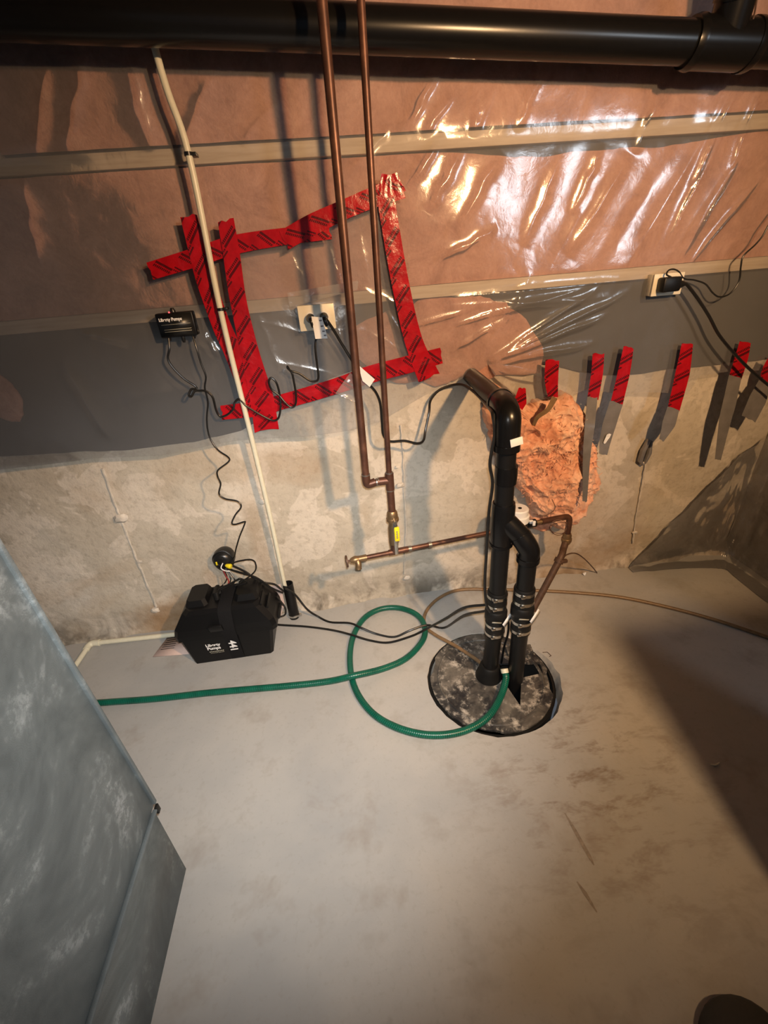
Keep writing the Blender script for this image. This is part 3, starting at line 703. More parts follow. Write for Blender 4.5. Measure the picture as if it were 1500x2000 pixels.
b = MB(); b.tube([hc-tdir*.006, pL], .004, 8); b.tube([hc-tdir*.004, hc+tdir*.002], [.022, .022], 18); b.build('hand_wheel', M['brown'], bib)

# white topped water powered valve in line, then the copper drop at the right
vc = Vector((.622, -.236, .462))
root = thing('shutoff_valve', 'white capped plumbing valve behind the black pipes, copper outlet pipe on its right', 'valve', (vc.x, vc.y, .36))
MB().lathe(vc-Vector((0, 0, .06)), vc+Vector((0, 0, .03)), [(0, .014), (.2, .030), (.5, .032), (.7, .040), (1, .040)], 24).build('valve_body', M['absm'], root)
cap = MB().lathe(vc+Vector((0, 0, .025)), vc+Vector((0, 0, .078)), [(0, .043), (.45, .043), (.5, .038), (.92, .038), (1, .034)], 28).build('cap', M['white'], root, label='round white plastic cap')
MB().lathe(vc+Vector((0.004, -.004, .0775)), vc+Vector((0.004, -.004, .0795)), [(0, .007), (1, .007)], 12).build('cap_hole', M['rubber'], cap)
MB().box(vc+Vector((.046, -.02, .022)), (.016, .014, .012), .003).build('cap_tab', M['white'], cap)
ve = W(1112, 1018, .21); ve.z = .452
b = MB(); b.tube([vc+Vector((.03, 0, 0)), vc+Vector((.075, .004, 0))], .016, 12); b.build('union', M['absm'], root)
b = MB(); b.tube([vc+Vector((.07, .004, 0)), vc+Vector((.105, .006, 0))], .009, 10); b.build('brass_nipple', M['brass'], root)
for px, py in ((1043, 1022), (1022, 1028)):
    q = W(px, py, .28); MB().box(q, (.010, .006, .020), .001).build('white_clip', M['label'], root)
d1 = W(1107, 1050, .205); d2 = W(1092, 1095, .27); d3 = W(1040, 1192, .33)
MB().tube(smooth([vc+Vector((.10, .006, 0)), ve+Vector((-.025, 0, .004)), ve+Vector((-.004, 0, -.004)), ve+Vector((0, 0, -.03)), d1], 6), .0118, 14).build('outlet_pipe', M['copper'], root)
MB().lathe(d1+Vector((0, 0, .022)), d1-Vector((0, 0, .028)), [(0, .014), (.2, .018), (.45, .018), (.5, .021), (.7, .021), (1, .015)], 12).build('reducer', M['brass'], root)
MB().tube(smooth([d1-Vector((0, 0, .01)), (d1*.6+d2*.4)+Vector((0, 0, -.01)), d2, d3], 6), .0135, 14).build('suction_hose', M['brown'], root, label='dark brown drop hose')
q = d2; a = (d3-d2).normalized()
gc = MB(); gc.tube([q-a*.009, q+a*.009], .0185, 12); gc.box(q+Vector((.012, -.012, .004)), (.03, .014, .014), .003); gc.build('ground_clamp', M['brown'], root)
# tag wire loop and ground wire
lp = [W(1092, 1030, .27)+Vector((.033*math.cos(w), -.012*math.sin(w*1.3), .028*math.sin(w))) for w in np.linspace(0, 4.1*math.pi, 60)]
MB().tube(lp, .0013, 6).build('coiled_wire', M['copper'], root)
MB().tube(smooth([W(1042, 1003, .27), W(1060, 1008, .27), W(1078, 1000, .26), W(1084, 990, .25), W(1078, 975, .25)], 6), .0012, 6).build('tag_wire', M['brown'], root)
MB().tube(smooth([W(1095, 1094, .26), W(1108, 1083, .25), W(1125, 1081, .22), W(1142, 1092, .17), W(1160, 1111, .06), W(1168, 1122, .03)], 6), .0026, 8).build('ground_wire', M['brown'], root)

# ------------------------------------------------------------------ sump discharge pipes
P1x, P1y, P2x, P2y = .446, -.52, .517, -.565
root = thing('sump_discharge_pipe', 'two joined black sump discharge pipes rising from the pit into the wall', 'pipe', (P1x, P1y, 0))
RP = .0278
el = Vector((P1x-.004, P1y, 1.012)); we = Vector((.500, .06, .992))
hd = (we-el).normalized()
MB().tube([el+hd*.04, we], RP, 24).build('wall_pipe', M['absm'], root)
MB().tube(smooth([el+hd*.095, el+hd*.07, el+hd*.035+Vector((0, 0, -.004)), el+hd*.006+Vector((0, 0, -.022)), el+Vector((0, 0, -.055)), el+Vector((0, 0, -.10))], 6), .0345, 26).build('elbow', M['abs'], root)
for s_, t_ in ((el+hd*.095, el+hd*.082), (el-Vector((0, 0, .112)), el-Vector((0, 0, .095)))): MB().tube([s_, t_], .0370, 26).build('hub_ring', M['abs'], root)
MB().box(el+Vector((.012, -.0365, -.078)), (.034, .003, .022), .001, Matrix.Rotation(-.2, 3, 'Y')).build('sticker', M['label'], root)
MB().tube([el-Vector((0, 0, .07)), Vector((P1x, P1y, .70))], RP, 24).build('riser', M['absm'], root)
MB().tube([Vector((P1x, P1y, .852)), Vector((P1x, P1y, .830)), Vector((P1x, P1y, .80))], [.0315, .0325, .0315], 24).build('coupling', M['abs'], root)
b = MB(); b.tube([Vector((P1x, P1y, .735)), Vector((P1x, P1y, .725)), Vector((P1x, P1y, .60)), Vector((P1x, P1y, .592))], [.0325, .0345, .0345, .0325], 26)
w0 = Vector((P1x, P1y, .640)); w1 = Vector((P2x, P2y, .600)); 
b.tube(smooth([Vector((P1x+.004, P1y-.003, .676)), Vector((P1x+.030, P1y-.018, .648)), Vector((P1x+.054, P1y-.03, .622))], 5), .0318, 24); b.build('wye_fitting', M['abs'], root)
MB().tube(smooth([Vector((P1x+.045, P1y-.027, .632)), Vector((P2x-.010, P2y+.005, .606)), Vector((P2x, P2y, .582)), Vector((P2x, P2y, .552))], 6), .0325, 24).build('branch_elbow', M['abs'], root)
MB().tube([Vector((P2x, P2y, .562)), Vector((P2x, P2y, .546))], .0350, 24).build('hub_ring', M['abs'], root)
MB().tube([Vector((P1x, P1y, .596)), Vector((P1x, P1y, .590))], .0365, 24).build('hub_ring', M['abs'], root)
MB().tube([Vector((P1x, P1y, .60)), Vector((P1x, P1y, .40))], RP, 24).build('pipe', M['absm'], root)
MB().tube([Vector((P2x, P2y, .58)), Vector((P2x, P2y, .43))], RP, 24).build('pipe', M['absm'], root)
def check_valve(x, y, zt, zb):
    h = zt-zb
    cv = MB().lathe(Vector((x, y, zt)), Vector((x, y, zb)), [(0, .0305), (.03, .0335), (.36, .0335), (.38, .032), (.42, .0375), (.58, .0375), (.62, .032), (.64, .0335), (.97, .0335), (1, .0305)], 26).build('check_valve', M['rubber'], root)
    for k in (.08, .27, .70, .90):
        z = zt-h*k; MB().tube([Vector((x, y, z+.0055)), Vector((x, y, z-.0055))], .0347, 26).build('hose_clamp', M['steel'], cv)
        MB().box(Vector((x-.018, y-.032, z)), (.014, .010, .009), .002).build('clamp_screw', M['steel'], cv)
    R = Matrix.Rotation(math.radians(32), 3, 'Z')
    c = Vector((x+.028, y-.036, zb+h*.49)); MB().box(c, (.050, .0015, .026), 0, R @ Matrix.Rotation(-.6, 3, 'Y')).build('paper_label', M['label'], cv)
    c = Vector((x-.012, y-.0425, zb+h*.49)); MB().box(c, (.034, .0012, .005), 0, Matrix.Rotation(.25, 3, 'Y')).build('label_print', M['dimletter'], cv)
check_valve(P1x, P1y, .405, .205)
check_valve(P2x, P2y, .445, .250)
MB().tube([Vector((P1x, P1y, .22)), Vector((P1x-.012, P1y-.003, .0)), Vector((P1x-.018, P1y-.003, -.25))], RP, 24).build('lower_pipe', M['absm'], root)
MB().tube([Vector((P2x, P2y, .27)), Vector((P2x+.004, P2y+.006, .0)), Vector((P2x+.004, P2y+.006, -.25))], RP, 24).build('lower_pipe', M['absm'], root)
MB().lathe(Vector((P1x-.010, P1y-.003, .062)), Vector((P1x-.012, P1y-.003, .001)), [(0, .031), (.1, .036), (.5, .040), (.75, .046), (1, .050)], 24).build('rubber_boot', M['rubber'], root)

# ------------------------------------------------------------------ sump pit and lid
root = thing('sump_basin', 'round black sump basin sunk in the floor under the discharge pipes', 'sump', (SUMP.x, SUMP.y, 0))
b = MB(); wl_ = [(-.002, .229), (-.03, .229), (-.45, .215)]
rings = [[(SUMP.x+r*math.cos(2*math.pi*i/48), SUMP.y+r*math.sin(2*math.pi*i/48), z) for i in range(48)] for z, r in wl_]
b.loft(rings, cap=False); b.f.append(tuple(range(96, 144))); b.build('basin_wall', M['pit'], root)
b = MB(); ra = [[(SUMP.x+r*math.cos(2*math.pi*i/48), SUMP.y+r*math.sin(2*math.pi*i/48), z) for i in range(48)] for z, r in ((-.012, .231), (-.006, .231), (-.006, .221), (-.012, .221), (-.012, .231))]
b.loft(ra, cap=False); b.build('rim', M['rubber'], root)
lid = [Vector((SUMP.x+.221*math.cos(2*math.pi*i/60), SUMP.y+.221*math.sin(2*math.pi*i/60), 0)) for i in range(60)]
for v in lid:                                    # chipped on the right and the lower left
    a = math.atan2(v.y-SUMP.y, v.x-SUMP.x); s_ = 1.0
    if -.5 < a < -.05: s_ = .945
    if 2.55 < a < 2.85: s_ = .955
    if -2.2 < a < -1.75: s_ = .965
    v.x = SUMP.x+(v.x-SUMP.x)*s_; v.y = SUMP.y+(v.y-SUMP.y)*s_
slot = [F(*p) for p in ((968, 1298), (1054, 1296), (1060, 1316), (1018, 1325), (1016, 1380), (982, 1330), (966, 1326))]
bm = plate_with_holes([(p.x, p.y) for p in lid], [[(p.x, p.y) for p in slot]], 0.004)
ex = bmesh.ops.extrude_face_region(bm, geom=list(bm.faces)); bmesh.ops.translate(bm, vec=(0, 0, -.008), verts=[g for g in ex['geom'] if isinstance(g, bmesh.types.BMVert)])
bmesh.ops.recalc_face_normals(bm, faces=bm.faces)
root = thing('pit_cover', 'dusty black round sump lid with a cut slot round the pipes', 'lid', (SUMP.x, SUMP.y, 0))
from_bm(bm, 'lid_plate', M['lid'], root)
b = MB(); nn = 60
rr = [[(SUMP.x+r*math.cos(2*math.pi*i/nn), SUMP.y+r*math.sin(2*math.pi*i/nn), z) for i in range(nn)] for r, z in ((.196, .0035), (.193, .0065), (.187, .0065), (.184, .0035))]
b.loft(rr, cap=False); b.build('raised_ring', M['lid'], root)
f0 = F(1005, 1272); b = MB(); b.box((f0.x+.015, f0.y-.008, .012), (.10, .045, .012), .002, Matrix.Rotation(-.12, 3, 'Z')); b.build('slot_cover', M['lid'], root)

# ------------------------------------------------------------------ hoses and cords on the floor
def uvtube(name, pts, r, mat, parent=None, n=14):
    b = MB(); b.tube(pts, r, n, cap=True); b.uv = []; L = 0
    for i, p in enumerate(pts):
        if i: L += (Vector(p)-Vector(pts[i-1])).length
        for j in range(n): b.uv.append((L, j/n))
    return b.build(name, mat, parent)
hr = .0122
HP = [(60, 1384, 0), (190, 1373, 0), (300, 1365, 0), (420, 1352, 0), (560, 1340, 0), (640, 1331, .002), (690, 1320, .026), (745, 1307, .008), (790, 1288, 0), (818, 1262, 0), (830, 1238, 0), (825, 1213, 0), (806, 1196, 0),
      (775, 1187, 0), (742, 1190, 0), (713, 1206, 0), (693, 1235, 0), (684, 1272, 0), (686, 1318, 0), (700, 1358, 0), (730, 1395, 0), (775, 1421, 0), (830, 1435, 0), (885, 1433, 0), (930, 1417, 0), (960, 1392, .006), (980, 1355, .012), (988, 1325, .03), (986, 1312, .045)]
pts = smooth([F(x, y, hr+z) for x, y, z in HP], 8)
root = thing('garden_hose', 'green garden hose lying in a loop on the floor, its end at the sump', 'hose', F(750, 1330, 0))
uvtube('hose_tube', pts, hr, M['hose'], root)
MB().tube([pts[-1]+(pts[-2]-pts[-1])*1.5, pts[-1]+(pts[-1]-pts[-2])*4], .0138, 14).build('coupling', M['cream'], root, label='cream hose coupling')
tb = smooth([F(1600, 1280, .008), F(1500, 1245, .008), F(1400, 1212, .008), F(1300, 1185, .008), F(1200, 1165, .008), F(1080, 1155, .008), F(980, 1152, .008), F(900, 1152, .008), F(858, 1168, .008), F(832, 1195, .008), F(830, 1222, .008),
             F(850, 1240, .010), F(890, 1262, .014), F(930, 1288, .016), F(948, 1304, .014)], 8)
tag(MB().tube(tb, .0075, 10).build('drain_tube', M['tan']), 'thin brown drain tube curving along the wall to the sump lid', 'tube')
def cord(name, pts, r, label, cat='cord', mat='cord', parent=None, k=7):
    o = MB().tube(smooth(pts, k), r, 8).build(name, M[mat], parent)
    if parent is None: tag(o, label, cat)
    return o
cr_ = .0047
cord('power_cable', [W(556, 1148, .10), W(576, 1161, .06), F(600, 1190, .06), F(621, 1204, .012), F(645, 1215, cr_), F(683, 1217, .028), F(705, 1226, .028), F(735, 1238, cr_), F(770, 1244, cr_), F(802, 1231, .030), F(834, 1221, .034), F(868, 1226, cr_+.01), W(906, 1202, .40), W(949, 1193, .49)], cr_,
     'black cable snaking from the pipe sleeve, nearer the wall, to the sump pipes')
cord('power_cable', [F(520, 1214, .02), F(541, 1220, cr_), F(600, 1224, cr_), F(650, 1231, cr_), F(683, 1239, .026), F(723, 1251, cr_), F(759, 1255, cr_), F(802, 1243, .02), F(828, 1231, .036), W(870, 1208, .38), W(906, 1187, .45), W(951, 1181, .49)], cr_,
     'black cable from the right side of the battery box to the sump pipes')
cord('sump_cable', [W(986, 1203, .50), W(993, 1215, .505), W(992, 1238, .50), W(985, 1262, .49), F(980, 1290, .02), F(978, 1300, -.02)], .0042, 'short black cord beside the lower check valve going into the sump')

# ------------------------------------------------------------------ cream plastic riser, clips, sleeve
root = thing('cream_riser_pipe', 'thin cream plastic pipe running down the wall in front of the film', 'pipe', (-.322, -.09, .12))
MB().tube(smooth([Vector((-.331, -.098, 2.44)), Vector((-.329, -.098, 1.86)), W(369, 304, .098), W(430, 604, .098), W(490, 850, .085), W(530, 1020, .066), W(556, 1142, .052), Vector((-.318, -.047, .10))], 8), .0088, 14).build('pipe', M['cream'], root)
for px, py in ((368, 301), (431, 604)):
    c = W(px, py, .098); cl = MB(); cl.tube([c-Vector((0, 0, .004)), c+Vector((0, 0, .004))], .0112, 14); cl.box(c+Vector((.013, .012, 0)), (.014, .03, .008), .001); cl.build('pipe_clip', M['cord'], root, label='black pipe clip')
sb, stp = Vector((-.316, -.047, 0.0)), Vector((-.313, -.047, .192))
root = thing('pipe_sleeve', 'black plastic pipe sleeve standing at the wall round the cream pipe', 'pipe sleeve', sb)
b = MB(); n = 20; rg_ = []
for z, r in ((0, .0225), (1, .0225), (1, .0185), (.5, .0185)):
    o_ = sb+(stp-sb)*z; rg_.append([(o_.x+r*math.cos(2*math.pi*i/n), o_.y+r*math.sin(2*math.pi*i/n), o_.z) for i in range(n)])
b.loft(rg_, cap=True); b.build('sleeve', M['absm'], root)
MB().tube([sb+Vector((0, 0, .012)), sb+Vector((0, 0, .022))], .0245, 20).build('hose_clamp', M['steel'], root)
MB().box(sb+Vector((.026, -.012, .017)), (.020, .013, .013), .003).build('clamp_screw', M['steel'], root)
# cream pipe on the floor
q0, q1, q2 = F(372, 1236, .012), F(176, 1257, .012), F(135, 1318, .012)
root = thing('floor_drain_pipe', 'cream plastic pipe with an elbow lying on the floor between duct and battery box', 'pipe', (q1.x, q1.y, 0))
MB().tube([q0, q1], .0105, 14).build('pipe', M['cream'], root); MB().tube([q1, q1+(q2-q1)*1.6], .0105, 14).build('pipe', M['cream'], root)
e_ = (q0-q1).normalized(); g_ = (q2-q1).normalized()
MB().tube(smooth([q1+e_*.035, q1+e_*.012, q1+g_*.012, q1+g_*.035], 5), .0138, 14).build('elbow', M['cream'], root)
MB().tube([q1+e_*.035, q1+e_*.042], .0148, 14).build('elbow_ring', M['cream'], root)

# ------------------------------------------------------------------ battery box
root = thing('battery_box', 'black plastic battery box with white lettering on the floor by the wall', 'battery box', (-.555, -.165, 0))
def rr_(x0, x1, y0, y1, z, c):                  # chamfered rectangle ring
    return [(x0+c, y0, z), (x1-c, y0, z), (x1, y0+c, z), (x1, y1-c, z), (x1-c, y1, z), (x0+c, y1, z), (x0, y1-c, z), (x0, y0+c, z)]
b = MB(); b.loft([rr_(-.712, -.392, -.250, -.085, .001, .010), rr_(-.735, -.368, -.256, -.078, .140, .012)]); tub = b.build('tub', M['box'], root, flat=True)
b = MB(); b.loft([rr_(-.745, -.350, -.262, -.072, .138, .014), rr_(-.745, -.350, -.262, -.072, .158, .014), rr_(-.740, -.356, -.258, -.074, .185, .016), rr_(-.700, -.394, -.242, -.080, .246, .02), rr_(-.688, -.406, -.226, -.088, .256, .02)])
lidb = b.build('box_lid', M['box'], root, flat=True)
for x0, x1 in ((-.694, -.600), (-.505, -.400)):
    b = MB(); b.loft([rr_(x0, x1, -.212, -.084, .245, .012), rr_(x0+.012, x1-.012, -.196, -.092, .280, .012)]); b.build('lid_hump', M['box'], lidb, flat=True)
for k in (0, 1):
    c = Vector((-.396+.022*k, -.190+.03*0, .248-.018*k)); b = MB(); b.box(c, (.010, .085, .012), .003, Matrix.Rotation(-.65, 3, 'Y')); b.build('vent_rib', M['box'], lidb)
b = MB(); b.box((-.351, -.166, .150), (.022, .080, .020), .006); b.build('side_handle', M['box'], lidb)
b = MB(); b.box((-.744, -.166, .150), (.022, .080, .020), .006); b.build('side_handle', M['box'], lidb)
sx0, sx1 = -.560, -.508
b = MB(); path = [(-.2525, .003), (-.262, .137), (-.2655, .160), (-.2615, .187), (-.2455, .248), (-.226, .2585), (-.16, .262), (-.088, .2585), (-.0765, .248), (-.069, .187), (-.069, .15), (-.082, .003)]
for y, z in path: b.v += [Vector((sx0, y, z)), Vector((sx1, y, z))]
for i in range(len(path)-1): b.f.append((2*i, 2*i+1, 2*i+3, 2*i+2))
b.build('strap', M['strap'], root)
MB().box((-.575, -.268, .190), (.052, .010, .034), .003, Matrix.Rotation(.25, 3, 'X')).build('strap_buckle', M['box'], root)
b = MB(); b.tube([Vector((-.572, -.175, .26)), Vector((-.572, -.175, .284)), Vector((-.572, -.135, .284)), Vector((-.572, -.135, .26))], .012, 10); b.build('cable_gland', M['rubber'], root)
def text(body, loc, size, mat, parent, rot=None, bold=0.0, sx=1.0, name='lettering'):
    cu = bpy.data.curves.new(name, 'FONT'); cu.body = body; cu.size = size; cu.offset = bold; cu.extrude = .0003; cu.align_x = 'LEFT'
    cu.materials.append(mat); tmp = bpy.data.objects.new(name+'_curve', cu); COL.objects.link(tmp)
    bpy.context.view_layer.update()
    me = bpy.data.meshes.new_from_object(tmp.evaluated_get(bpy.context.evaluated_depsgraph_get())); bpy.data.objects.remove(tmp)
    R = rot or Matrix.Rotation(math.radians(90), 3, 'X')
    off = ORIG[parent.name]
    for v in me.vertices: v.co = (R @ Vector((v.co.x*sx, v.co.y, v.co.z))) + Vector(loc) - off
    if not me.materials: me.materials.append(mat)
    o = bpy.data.objects.new(name, me); COL.objects.link(o); o.parent = parent; ORIG[o.name] = off; return o
tl_ = math.atan2(.006, .139); RT = Matrix.Rotation(math.radians(90)+tl_, 3, 'X')
fy = lambda z: -.2502-.006*(z/.139)-.0006
text('Liberty', (-.643, fy(.088), .088), .020, M['lettering'], root, RT, .0006)
text('Pumps', (-.641, fy(.070), .070), .020, M['lettering'], root, RT, .0006)
b = MB()
for k in range(9): b.box((-.634+.0065*k, fy(.058)-.0003, .058), (.0048, .0006, .0055)); b.box((-.632+.0062*k, fy(.050)-.0003, .050), (.0040, .0006, .0030))
b.build('fine_print', M['dimletter'], root)
text('441', (-.548, -.2632, .112), .040, M['lettering'], root, Matrix(((0, 1, 0), (0, 0, -1), (-1, 0, 0))), .0012, sx=.95)
# papers
pz = F(298, 1283, .002), F(326, 1246, .002), F(380, 1240, .002), F(385, 1276, .002)
b = MB(); b.prism([(p.x, p.y) for p in pz], .001, .0025, 'z'); sh = b.build('paper_sheet', M['pinkpaper']); tag(sh, 'pinkish printed sheet lying under the left end of the battery box', 'paper')
b = MB()
for k in range(5):
    a_ = pz[1]*(1-.12*k-.15)+pz[0]*(.12*k+.15); c_ = pz[2]*(1-.12*k-.15)+pz[3]*(.12*k+.15)
    b.box((a_*.75+c_*.25), ((c_-a_).length*.35, .003, .0006), 0)
for v in b.v: v.z = .003
b.build('print_lines', M['print'], sh)
b = MB(); b.prism([(W(x, y, .07).x, W(x, y, .07).z) for x, y in ((530, 1146), (548, 1141), (556, 1180), (548, 1205), (538, 1190))], -.069, -.068); tag(b.build('paper_tag', M['pinkpaper']), 'pale paper tag propped between the battery box and the black sleeve', 'paper')

# round black device above the battery box with wires
dv = W(437, 1092, .045)
root = thing('wire_coil_device', 'round black cable coil device on the concrete above the battery box', 'device', dv)
MB().lathe(dv+Vector((0, .043, 0)), dv+Vector((0, -.03, 0)), [(0, .036), (.3, .044), (.7, .043), (.9, .036), (1, .022)], 24).build('coil_body', M['cord'], root)
for k in range(5):
    rr2 = .018+.0055*k; MB().tube([dv+Vector((rr2*math.cos(w), -.026+.004*k+.003*math.sin(3*w+k), rr2*1.12*math.sin(w))) for w in np.linspace(0, 2*math.pi, 30)], .0036, 8, cap=False).build('wire_coil', M['cord'], root)
MB().lathe(dv+Vector((.012, -.036, -.008)), dv+Vector((.036, -.044, -.012)), [(0, .004), (.2, .008), (.8, .011), (1, .009)], 12).build('wire_nut', M['yellow'], root, label='yellow wire connector')
MB().box(dv+Vector((-.020, -.036, .006)), (.006, .004, .016), .001).build('yellow_mark', M['yellow'], root)
MB().tube(smooth([dv+Vector((.004, -.036, .004)), dv+Vector((-.006, -.042, -.014)), dv+Vector((.006, -.044, -.028)), dv+Vector((.026, -.044, -.034))], 6), .0022, 8).build('white_wire', M['label'], root)
b = MB()
b.tube(smooth([dv+Vector((-.006, -.03, -.03)), dv+Vector((.004, -.045, -.05)), dv+Vector((.014, -.07, -.075)), Vector((-.578, -.15, .275))], 6), .0026, 8).build('red_wire', M['red'], root)
for k in range(3):
    MB().tube(smooth([dv+Vector((.006*k, -.03, -.028)), dv+Vector((.008+.014*k, -.05, -.060-.004*k)), dv+Vector((-.012+.02*k, -.06, -.085)), Vector((-.576+.004*k, -.14-.01*k, .283))], 6), .0025, 8).build('black_wire', M['cord'], root)
cord('battery_cable', [dv+Vector((.03, -.03, -.012)), W(480, 1117, .10), W(505, 1135, .11), W(535, 1141, .10), W(548, 1150, .085), W(554, 1155, .075)], .0043, 'upper black cable from the round device to the black sleeve')
cord('battery_cable', [dv+Vector((.015, -.03, -.03)), W(465, 1117, .10), W(500, 1128, .115), W(530, 1148, .11), W(552, 1158, .085)], .0043, 'lower black cable from the round device to the black sleeve')
cord('battery_cable', [dv+Vector((.03, -.03, -.006)), W(470, 1095, .10), W(490, 1093, .11), W(499, 1100, .12), W(496, 1118, .13), Vector((-.500, -.14, .284))], .0030, 'thin black wire arching from the yellow connector to the battery box lid')
cord('battery_cable', [Vector((-.572, -.155, .284)), W(462, 1133, .16), W(470, 1130, .16), W(482, 1138, .15), Vector((-.49, -.14, .285))], .0034, 'short black cable loop arching between the battery box lid humps')
for i, (x, y) in enumerate(((545, 1180), (549, 1188))):
    cord('coiled_cable', [W(540, 1165+8*i, .13), W(556, 1185, .10), W(557, 1200, .09), W(545, 1204, .10), W(538, 1195, .12)], .0038, ('outer' if i else 'inner')+' black cable loop hanging off the right end of the battery box')

# ------------------------------------------------------------------ alarm box
root = thing('pump_alarm', 'small black alarm box with white lettering on the film, left of the tape frame', 'alarm box', (-.455, -.075, 1.22))
ac = Vector((-.4555, -.0885, 1.2535))
MB().box(ac, (.110, .034, .068), .005).build('case', M['box'], root)
MB().box(ac+Vector((0, -.0175, 0)), (.102, .001, .060), 0).build('face_label', M['cord'], root)
text('Liberty Pumps', ac+Vector((-.046, -.0183, .012)), .0125, M['lettering'], root, None, .0005, sx=.93)
MB().box(ac+Vector((0, -.0183, .002)), (.086, .0006, .0012)).build('label_line', M['dimletter'], root)
for k in range(2): MB().box(ac+Vector((.002, -.0183, -.012-.006*k)), (.080, .0006, .0018)).build('label_line', M['dimletter'], root)
MB().lathe(ac+Vector((-.004, 0, .032)), ac+Vector((-.004, 0, .046)), [(0, .008), (.5, .008), (1, .005)], 14).build('test_button', M['cord'], root)
MB().lathe(ac+Vector((-.012, -.012, .033)), ac+Vector((-.012, -.012, .037)), [(0, .003), (1, .002)], 10).build('indicator_light', M['led'], root, label='small red indicator light')
MB().lathe(ac+Vector((.006, -.004, -.033)), ac+Vector((.006, -.004, -.052)), [(0, .006), (.5, .006), (1, .004)], 10).build('toggle', M['cord'], root)
for k in (-.036, .038): MB().lathe(ac+Vector((k, 0, -.033)), ac+Vector((k, 0, -.044)), [(0, .006), (1, .004)], 10).build('strain_relief', M['cord'], root)
dd = .100
cord('alarm_cable', [W(x, y, d) for x, y, d in ((329, 657, .09), (331, 680, dd), (328, 700, dd), (338, 718, dd), (360, 740, dd), (380, 753, dd), (384, 760, .10), (374, 760, .11), (369, 771, .12), (374, 774, .115), (380, 764, .105), (388, 763, dd), (402, 764, dd),
     (415, 775, dd), (422, 800, dd), (430, 813, dd), (442, 811, dd), (455, 800, dd), (459, 785, .097), (468, 780, .097), (480, 792, .097), (505, 808, dd), (532, 821, dd), (544, 816, dd), (548, 795, dd), (546, 770, .098), (540, 748, .105), (530, 738, .105), (525, 746, .105), (530, 760, .10), (545, 772, .098), (556, 785, dd), (568, 795, dd), (577, 790, dd),
     (578, 770, dd), (574, 745, dd), (570, 728, dd), (562, 719, .10), (562, 716, .115), (568, 724, .105), (585, 730, dd), (605, 743, dd), (618, 744, dd), (622, 735, dd), (619, 710, dd), (616, 680, dd), (617, 655, .095), (612, 625, .10))], .0035,
     'looping black alarm cord from the alarm box to the outlet')
cord('alarm_sensor_wire', [W(x, y, d) for x, y, d in ((376, 655, .09), (384, 680, dd), (393, 710, dd), (402, 735, dd), (400, 757, .098), (406, 785, .095), (404, 820, .09), (409, 852, .09), (425, 878, .10), (446, 893, .12), (446, 902, .13), (426, 918, .15), (425, 930, .155), (431, 945, .16), (428, 964, .165),
     (440, 974, .17), (464, 979, .175), (471, 990, .18), (460, 1005, .18), (453, 1021, .18), (460, 1024, .18), (477, 1019, .18), (478, 1023, .175), (468, 1048, .15), (461, 1072, .11), (458, 1086, .085), (452, 1094, .08))], .0028,
     'thin wavy black wire dropping from the alarm box to the round device')

# ------------------------------------------------------------------ outlets
def outlet(name, label, c, w=.112, h=.072):
    r = thing(name, label, 'outlet', (c.x, c.y+.02, c.z-.035))
    MB().box(c+Vector((0, .010, 0)), (w, .030, h), .002).build('outlet_box', M['ivory'], r)
    MB().box(c+Vector((0, -.008, 0)), (w+.002, .006, h+.002), .0025).build('cover_plate', M['ivory'], r)
    return r
oc = Vector((-.0325, -.082, 1.238))
root = outlet('wall_outlet', 'white outlet with two black plugs inside the tape frame', oc)
pl = []
for k in (-.020, .022):
    MB().lathe(oc+Vector((k, -.010, 0)), oc+Vector((k, -.0125, 0)), [(0, .0165), (1, .0165)], 18).build('receptacle', M['white'], root)
    r2 = thing('plug', ('left' if k < 0 else 'right')+' round black plug in the outlet inside the tape frame', 'plug', oc+Vector((k, -.0125, 0)))
    MB().lathe(oc+Vector((k, -.0125, 0)), oc+Vector((k, -.040, 0)), [(0, .0135), (.5, .0135), (.8, .010), (1, .008)], 16).build('plug_body', M['cord'], r2)
    MB().tube(smooth([oc+Vector((k, -.036, 0)), oc+Vector((k+.002, -.042, -.008)), oc+Vector((k+.006, -.040, -.024))], 4), .0055, 10).build('strain_relief', M['cord'], r2)
pts = [(608, 618), (629, 620), (640, 661), (616, 662)]
b = MB(); P = [W(x, y, .128) for x, y in pts]; b.v = P+[p+Vector((0, .0008, 0)) for p in P]; b.f = [(0, 1, 2, 3), (7, 6, 5, 4), (0, 4, 5, 1), (1, 5, 6, 2), (2, 6, 7, 3), (3, 7, 4, 0)]
tg = tag(b.build('warning_tag', M['label'], flat=True), 'white printed tag on the cord under the outlet in the tape frame', 'tag')
b = MB()
for x, y in ((626, 626), (629, 637), (632, 647), (635, 655)): b.box(W(x, y, .1287), (.008, .0004, .004))
b.build('print_marks', M['print'], tg)
pump = [(632, 616, .115), (650, 642, .105), (668, 672, .10), (690, 708, .10), (705, 735, .105), (722, 752, .11), (735, 768, .105), (743, 790, .10), (746, 825, .10), (749, 850, .10), (762, 862, .10), (790, 861, .10), (815, 866, .10), (827, 860, .09), (831, 840, .07), (838, 805, .055), (841, 782, .03), (858, 762, .02), (885, 752, .022), (905, 752, .06)]
pp = [W(*q) for q in pump]+[W(924, 764, .16), W(942, 782, .30), W(958, 800, .47), W(963, 815, .51), W(966, 850, .52), W(957, 905, .525), W(962, 945, .53), W(955, 1000, .53), W(950, 1080, .53), W(947, 1140, .535), W(950, 1180, .545), W(958, 1196, .555)]
cord('pump_cable', pp, .0047, 'thick black pump cord from the outlet down along the left sump pipe')
